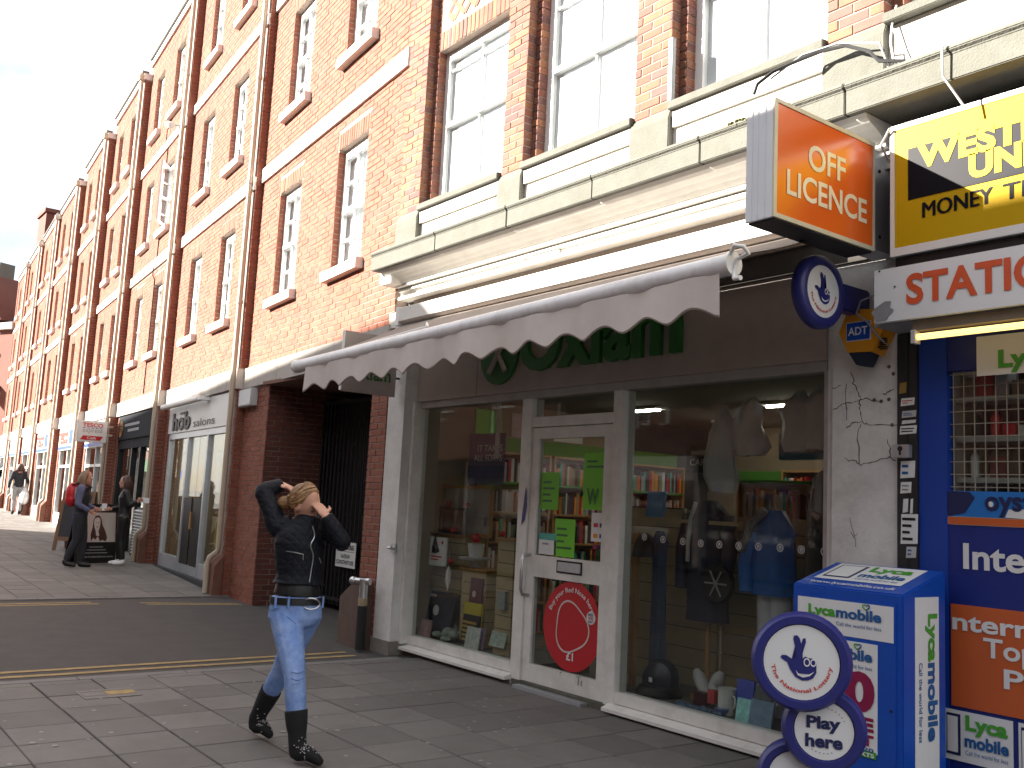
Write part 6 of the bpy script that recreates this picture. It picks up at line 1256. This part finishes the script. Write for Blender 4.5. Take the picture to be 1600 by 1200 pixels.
Q = MB(); limb(Q, [pel-UP*.06, pel-UP*.01, pel+UP*.06, pel+UP*.125], [.13, .172, .165, .158], [.10, .124, .118, .112], side=LT, n=18); legs(Q, .006, (.72, .62)); jn = blob('jeans', Q, .009, 'jeans', t, 3)
for (kn, an, to, s0) in ((knF, anF, toF, .52), (knB, anB, toB, .42)):
    b = MB(); limb(b, [kn.lerp(an, s0), kn.lerp(an, s0+.2), kn.lerp(an, .85), an-UP*.015], [.072, .066, .056, .054]); limb(b, [an+UP*.02, an-UP*.045, an.lerp(to, .35)-UP*.01, an.lerp(to, .7), to], [.046, .052, .05, .044, .022], [.05, .05, .046, .036, .02]); bo = blob('boot', b, .008, 'suede', t, 2)
    sd = (to-an); sd.z = 0; sd.normalize(); lat = UP.cross(sd); vw = (EYEP-an).normalized()
    for i in range(34):
        a = an.lerp(to, random.uniform(.0, .45))-UP*random.uniform(-.02, .05); n_ = (vw+lat*random.uniform(-.9, .9)+sd*random.uniform(-.3, .6)+UP*random.uniform(-.1, .5)).normalized()
        hit, loc, nr, _ = bo.ray_cast(a+n_*.25-ORG[t.name], -n_)
        if hit and (loc+ORG[t.name]-a).length < .12: MB().ball(loc+ORG[t.name], .0042, n=6, m=4).build('stud', 'steel', bo)
def on_body(ob, px, py, lift=.004):
    d = ray(px, py); hit, loc, nr, _ = ob.ray_cast(EYEP-ORG[t.name], d); return (loc+ORG[t.name]+nr*lift) if hit else None
# belt, buckle, zips, loops, found by touching the garment surface
ring_b = []
for i in range(40):
    a = 2*math.pi*i/40; c = pel+UP*.098; n_ = LT*math.cos(a)+FC*math.sin(a); hit, loc, nr, _ = jn.ray_cast(c+n_*.4-ORG[t.name], -n_); ring_b.append(loc+ORG[t.name] if hit else c+LT*math.cos(a)*.155+FC*math.sin(a)*.11)
m = MB(); vs = []
for p in ring_b:
    o_ = (p-(pel+UP*.098)); o_.z = 0; o_.normalize()
    for dz, e in ((-.022, .004), (-.022, .009), (.022, .009), (.022, .004)): vs.append(p+o_*e+UP*dz)
m.add(vs, [(i*4+j, ((i+1) % 40)*4+j, ((i+1) % 40)*4+(j+1) % 4, i*4+(j+1) % 4) for i in range(40) for j in range(4)]); blt = m.build('belt', 'black', t)
bc = on_body(jn, 485, 943, .016) or pel+FC*.13
bk = [bc-FH*.012+RH*.054*math.cos(a)+UP*.034*math.sin(a)-FH*(.01-.02*math.cos(a)**2) for a in [2*math.pi*i/18 for i in range(19)]]
if bk: MB().tube(bk, .0055, 6, cap=False).build('buckle', 'steel', blt)
for px in (432, 451, 502):
    p = on_body(jn, px, 941, .009)
    if p: MB().box(p.x-.006, p.x+.006, p.y-.006, p.y+.006, p.z-.035, p.z+.035).build('belt_loop', 'jeans', jn)
for pts, r_ in (([(488, 822), (491, 838), (485, 852), (489, 868), (486, 890), (483, 910)], .004), ([(447, 861), (460, 863), (474, 866)], .0035), ([(474, 866), (473, 875)], .0035), ([(498, 871), (501, 880)], .0035)):
    P = [on_body(jk, *q, .004) for q in pts]; P = [p for p in P if p]
    if len(P) > 1: MB().tube(curve_pts(P, 3), r_, 6).build('zip', 'steel', jk)
for pts in ([(421, 951), (428, 953), (436, 950)], [(438, 958), (452, 966), (462, 975)], [(455, 1050), (466, 1052), (474, 1048)], [(455, 1060), (466, 1063), (475, 1058)], [(456, 1070), (468, 1068)]):
    P = [on_body(jn, *q, .001) for q in pts]; P = [p for p in P if p]
    if len(P) > 1: MB().tube(curve_pts(P, 3), .004, 6).build('seam', mat('seam', (.12, .2, .42), .8), jn)
# hair: swept sideways with a parting and a rolled bunch low at the back
H_ = MB(); hs = hup.cross(fdir); R3 = Matrix((hs, fdir, hup)).transposed()
hce = hc+hup*.030-fdir*.024; H_.ball(hce, .083, .099, .102, 18, 14, R3)
limb(H_, [hc-fdir*.06-hup*.03-RH*.03, hc-fdir*.09-hup*.045-RH*.05, hc-fdir*.10-hup*.07-RH*.045], [.045, .048, .03], n=10)
hr = blob('hair', H_, .006, 'hair_blond', t, 1)
def on_cap(d, k=1.0): d = Vector(d).normalized(); return hce+R3 @ Vector((d.x*.085*k, d.y*.101*k, d.z*.105*k))
st = {0: MB(), 1: MB()}; rs = random.Random(3)
for i in range(150):      # locks swept from a side parting round to the bunch at the nape
    sd_ = -1 if i % 3 else 1; f0 = rs.uniform(-.5, .85); p0 = Vector((.22+.02*sd_, f0, 1)); k = 1.02+rs.uniform(0, .05)
    mid = Vector((sd_*(.9+rs.uniform(-.1, .2)), f0*.55+rs.uniform(-.15, .1), .45+rs.uniform(-.25, .3))); low = Vector((sd_*.75, -.35+f0*.5, -.25+rs.uniform(-.3, .25))); end = Vector((-.25+rs.uniform(-.3, .3), -1, -.45+rs.uniform(-.25, .25)))
    P = curve_pts([on_cap(p0, k), on_cap(mid, k), on_cap(low, k), on_cap(end, 1.06)], 5); r_ = rs.uniform(.0035, .0065); st[i % 2].tube(P, [r_*.6]+[r_]*(len(P)-2)+[r_*.5], 5)
st[0].build('locks', mat('hair_light', (.34, .19, .08), .5, .3, 40), hr); st[1].build('locks', mat('hair_mid', (.16, .08, .032), .5, .3, 40), hr); face_bits(t, hc, *([hs, fdir, hup]), 1.0, 'hair_blond', True)
# other people ------------------------------------------------------------------------------------------------
def person(label, base, face, h, pose, cl, hair, hairlen, group=None):
    """upright figure; pose gives elbows, wrists, knees, ankles in (forward, left, up) metres for a height of 1.7"""
    f = Vector(face).normalized(); l = UP.cross(f); k = h/1.7; base = Vector(base); t = thing('person', label, 'person', base, group)
    P = lambda v: base+(f*v[0]+l*v[1]+UP*v[2])*k
    g = dict(pel=(0, 0, .93), wst=(0, 0, 1.08), bst=(.01, 0, 1.28), nk=(0, 0, 1.43), hd=(.035, 0, 1.575), sL=(0, .175, 1.385), sR=(0, -.175, 1.385), hL=(0, .085, .90), hR=(0, -.085, .90)); g.update(pose); q = {a: P(v) for a, v in g.items()}
    r = lambda A: [x*k for x in A]
    B = MB(); limb(B, [q['pel']-UP*.06, q['pel'], q['wst'], q['bst'], q['nk']-UP*.03*k], r([.13, .155, .13, .165, .09]), r([.09, .11, .09, .11, .07]), side=l, n=14); limb(B, [q['nk']-UP*.04, q['nk'], q['hd']], r([.06, .052, .05]))
    sd, fc, up = head_shape(B, q['hd'], f, UP, k)
    A = {'L': [q['sL'], q['eL'], q['wL']], 'R': [q['sR'], q['eR'], q['wR']]}
    def arm(m, add=0, upto=1.0):
        for s_ in 'LR':
            a, b, c = A[s_]; limb(m, [q['nk'].lerp(a, .5)-UP*.03, a, a.lerp(b, .5), b], r([.05, .06, .048, .042]), add=add); limb(m, [a.lerp(b, .85), b, b.lerp(c, .5), b.lerp(c, upto)], r([.042, .042, .038, .03]), add=add)
    def leg(m, add=0, upto=1.0):
        for s_ in 'LR':
            a, b, c = q['h'+s_], q['k'+s_], q['a'+s_]; limb(m, [q['pel'], a, a.lerp(b, .5), b], r([.09, .095, .08, .06]), add=add); limb(m, [a.lerp(b, .85), b, b.lerp(c, .35), b.lerp(c, upto)], r([.062, .058, .06, .042]), add=add)
    arm(B); leg(B)
    for s_ in 'LR': limb(B, [q['a'+s_]+UP*.03, q['a'+s_]-UP*.03*k, q['t'+s_]], r([.04, .045, .03])); hand(B, q['w'+s_], (A[s_][2]-A[s_][1]), l*(1 if s_ == 'R' else -1), k*.95, .8)
    blob('body', B, .012, 'skin', t, 2)
    C_ = MB(); limb(C_, [q['pel']-UP*.02, q['wst'], q['bst'], q['nk']-UP*.03*k], r([.172, .145, .18, .09]), r([.128, .11, .125, .075]), side=l, n=14)
    if cl['vest']: V = MB(); arm(V, .012); blob('sleeves', V, .014, cl['sleeve'], t, 2)
    else: arm(C_, .014)
    blob('top', C_, .013, cl['top'], t, 2)
    D = MB(); limb(D, [q['pel']-UP*.08, q['pel'], q['pel']+UP*.09], r([.13, .165, .15]), r([.1, .12, .105]), side=l, n=14); leg(D, .012, .97); blob('trousers', D, .014, cl['legs'], t, 2)
    for s_ in 'LR':
        m = MB(); a, b = q['a'+s_], q['t'+s_]; limb(m, [a+UP*.02, a-UP*.035*k, a.lerp(b, .5)-UP*.02*k, b], r([.046, .055, .05, .034]), r([.05, .05, .042, .028])); blob('shoe', m, .01, cl['shoe'], t, 1)
    m = MB(); hd = q['hd']; R3 = Matrix((sd, fc, up)).transposed(); m.ball(hd+up*.03*k-fc*.018*k, .086*k, .102*k, .105*k, 14, 10, R3)
    for a in range(-5, 6):
        an = a*.3; d = (sd*math.sin(an)-fc*math.cos(an)); limb(m, [hd+up*.09*k+d*.05*k, hd+d*.10*k, hd-up*.10*k+d*.105*k, hd-up*hairlen*k+d*.10*k+fc*.02], r([.03, .035, .036, .02]), n=8)
    blob('hair', m, .012, hair, t, 2); face_bits(t, hd, sd, fc, up, k)
    return t, q, f, l
RHd = RH
zq_ = gz(-18.3); b1 = at_z(117, 888, .085); b1.z = gz(b1.x)
stand = dict(kL=(.06, .09, .48), aL=(.0, .10, .09), tL=(.17, .11, .03), kR=(.03, -.09, .48), aR=(-.06, -.09, .09), tR=(.11, -.10, .03))
p1, q1, f1, l1 = person('woman with a red rucksack and dark trousers facing the leaflet giver', b1, RH*.97+FH*.25, 1.74, dict(kL=(.07, .09, .49), aL=(.06, .09, .09), tL=(.24, .10, .03), kR=(-.01, -.09, .48), aR=(-.15, -.09, .11), tR=(.02, -.09, .035), eL=(.0, .23, 1.10), wL=(.20, .16, 1.04), eR=(-.02, -.23, 1.10), wR=(.16, -.16, 1.0)), dict(vest=True, sleeve='shirt_print', top='denim_dark', legs='denim_dark', shoe='black'), 'hair_fair', .19)
c = q1['bst']-f1*.19+UP*.0; t = thing('rucksack', 'small red and grey rucksack on the back of the woman in dark trousers', 'rucksack', c-UP*.2); m = MB(); m.ball(c+f1*.0, .13, .11, .21, 14, 10, Matrix((l1, f1, UP)).transposed()); m.ball(c-UP*.1, .135, .115, .14, 12, 8, Matrix((l1, f1, UP)).transposed()); blob('bag', m, .014, 'red', t, 3); MB().ball(c-UP*.02+RH*.07-FH*.03, .06, .07, .16, 10, 8).build('side_panel', 'grey', t)
for s in (-1, 1): MB().tube([c+l1*.09*s+UP*.16, c+l1*.10*s+UP*.22+f1*.16, c+l1*.11*s+UP*.14+f1*.30, c+l1*.12*s-UP*.08+f1*.22], .016, 6).build('strap', 'black', t)
b2 = at_z(186, 884, .10); b2.z = gz(b2.x)
p2, q2, f2, l2 = person('young woman in black giving out leaflets in white trainers', b2, -RH*.93-FH*.35, 1.68, dict(kL=(.02, .07, .48), aL=(-.04, .07, .09), tL=(.13, .08, .03), kR=(.04, -.06, .48), aR=(.02, -.06, .09), tR=(.20, -.07, .03), eL=(-.10, .25, 1.14), wL=(-.22, .30, 1.22), eR=(.05, -.22, 1.08), wR=(.24, -.10, 1.05)), dict(vest=False, top='black', legs='black', shoe='white'), 'hair_brown', .30)
for k, (w, d) in enumerate(((q2['wL'], f2), (q2['wR'], f2))):
    c = w+(RH*.14 if k == 0 else d*.13)+UP*.03; tag(MB().prism([c-RH*.08-UP*.05, c+RH*.08-UP*.05, c+RH*.08+UP*.05, c-RH*.08+UP*.05] if k == 0 else [c-RH*.05-UP*.07, c+RH*.05-UP*.07, c+RH*.05+UP*.07, c-RH*.05+UP*.07], FH*.004).build('leaflet', 'paper', None), ['white leaflet held up beside the drainpipe by the young woman', 'white leaflet held low in front of the young woman'][k], 'leaflet', 'leaflets being handed out')
b3 = at_pl(24, 803, (-37.2, 5, .45), FH); b3.z = gz(b3.x)
p3, q3, f3, l3 = person('man in a dark jacket walking away with a large white bag', b3, Vector((-1, .12, 0)), 1.72, dict(kL=(.14, .09, .50), aL=(.05, .09, .12), tL=(.22, .1, .04), kR=(-.05, -.09, .48), aR=(-.18, -.09, .13), tR=(-.02, -.1, .04), eL=(-.05, .26, 1.12), wL=(.08, .28, .90), eR=(-.05, -.26, 1.12), wR=(.02, -.26, .88)), dict(vest=False, top='denim_dark', legs='grey', shoe='black'), 'hair_brown', .09)
c = q3['wR']-UP*.28-FH*.12; t = thing('carrier_bag', 'bulging white plastic carrier bag held by the walking man', 'bag', c-UP*.3); m = MB(); m.ball(c, .27, .16, .27, 14, 10); m.ball(c+UP*.2, .12, .09, .14, 10, 8); blob('bag', m, .03, 'white', t, 2); MB().tube([c+UP*.28, q3['wR']], .02, 6).build('handle', 'white', t)
# ------------------------------------------------------------------ pavement boards
a = at_z(112, 884, gz(-19)); a = at_z(116, 882, .11); b = at_z(178, 880, .11); d = (b-a); d.z = 0; ln = d.length; d.normalize(); nb = Vector((0, 0, 1)).cross(d); nb = -nb if nb.dot(EYEP-a) < 0 else nb
zg = gz(a.x); hB = 1.12; a.z = zg; Ub = (UP-nb*.10).normalized()
t = thing('pavement_board', 'black salon pavement board with a long haired portrait poster', 'board', a+d*ln/2)
def bq(u0, u1, v0, v1, m_, name, e, th=.006, parent=None): return MB().prism([a+d*u0+Ub*v0+nb*e, a+d*u1+Ub*v0+nb*e, a+d*u1+Ub*v1+nb*e, a+d*u0+Ub*v1+nb*e], nb*th).build(name, m_, parent or t)
bq(0, ln, .0, hB, 'black', 'panel', 0, .03); bq(.02, ln-.02, .40, .96, 'photo_face', 'portrait', .031)
o = a+nb*.038
oc = a+d*ln*.5
shape('hair_shape', [(-.13, .41), (-.14, .55), (-.10, .68), (-.085, .82), (-.04, .90), (.04, .905), (.09, .84), (.12, .72), (.19, .60), (.23, .48), (.20, .41), (.12, .44), (.07, .41), (.02, .52), (-.03, .44), (-.08, .48)], oc+nb*.036, d, Ub, mat('poster_hair', (.075, .03, .02), .6, .5, 30), t); shape('face_shape', [(-.062, .68), (-.075, .77), (-.06, .84), (0, .875), (.06, .84), (.07, .76), (.052, .67), (.03, .60), (.05, .52), (-.02, .52), (-.03, .60)], oc+nb*.038, d, Ub, mat('poster_face', (.70, .62, .58), .6), t)
for s in (-1, 1): shape('eye_shape', [(s*.027-.017, .765), (s*.027, .777), (s*.027+.017, .765), (s*.027, .758)], oc+nb*.040, d, Ub, 'black', t)
shape('mouth_shape', [(-.02, .685), (0, .695), (.02, .685), (0, .675)], oc+nb*.040, d, Ub, 'magenta', t); shape('headband_shape', [(-.075, .83), (-.05, .865), (0, .885), (.05, .87), (.08, .84), (.05, .855), (0, .865), (-.05, .85)], oc+nb*.040, d, Ub, 'plaster_red', t)
text('lettering', 'hob', a+d*ln*.36+Ub*.995+nb*.03, d, Ub, .26, .085, 'paper', t, .05, off=.002)
for k, w_ in enumerate((.30, .42, .5)): bq(ln*.5-w_/2, ln*.5+w_/2, .30-k*.055, .315-k*.055, 'grey', 'print_line', .031, .001)
text('lettering', 'www.hobsalons.com', a+d*.06+Ub*.11+nb*.03, d, Ub, ln-.12, .035, 'light_grey', t, 0, off=.002)
MB().prism([a+d*.02-nb*.35, a+d*(ln-.02)-nb*.35, a+d*(ln-.02)+Ub*hB-nb*.005, a+d*.02+Ub*hB-nb*.005], nb*-.02).build('rear_panel', 'black', t)
c0 = at_z(92, 855, .24); zg = gz(c0.x); t = thing('chalk_board', 'wooden framed chalk board standing behind the woman with the rucksack', 'board', c0)
d2 = RH; n2 = -FH
def cq(u0, u1, v0, v1, m_, name, e=0, th=.03, back=False):
    s_ = -1 if back else 1; q = lambda u, v: Vector((c0.x, c0.y, zg))+d2*u+UP*v+n2*(s_*(.30-.28*v/1.25)+e); return MB().prism([q(u0, v0), q(u1, v0), q(u1, v1), q(u0, v1)], n2*th).build(name, m_, t)
for bk_ in (False, True):
    cq(0, .07, 0, 1.25, mat('frame_wood', (.16, .085, .045), .6, .2, 10), 'stile', 0, .03, bk_); cq(.63, .70, 0, 1.25, 'frame_wood', 'stile', 0, .03, bk_); cq(.071, .629, 1.17, 1.25, 'frame_wood', 'rail', 0, .03, bk_); cq(.071, .629, .20, .28, 'frame_wood', 'rail', 0, .03, bk_); cq(.071, .629, .281, 1.169, 'dark_slate', 'slate', .01, .01, bk_)
for k in range(5): cq(.30+random.uniform(-.03, .03), .42+random.uniform(0, .1), .45+k*.12, .48+k*.12, 'lyca_blue', 'chalk_stroke', .021, .001)
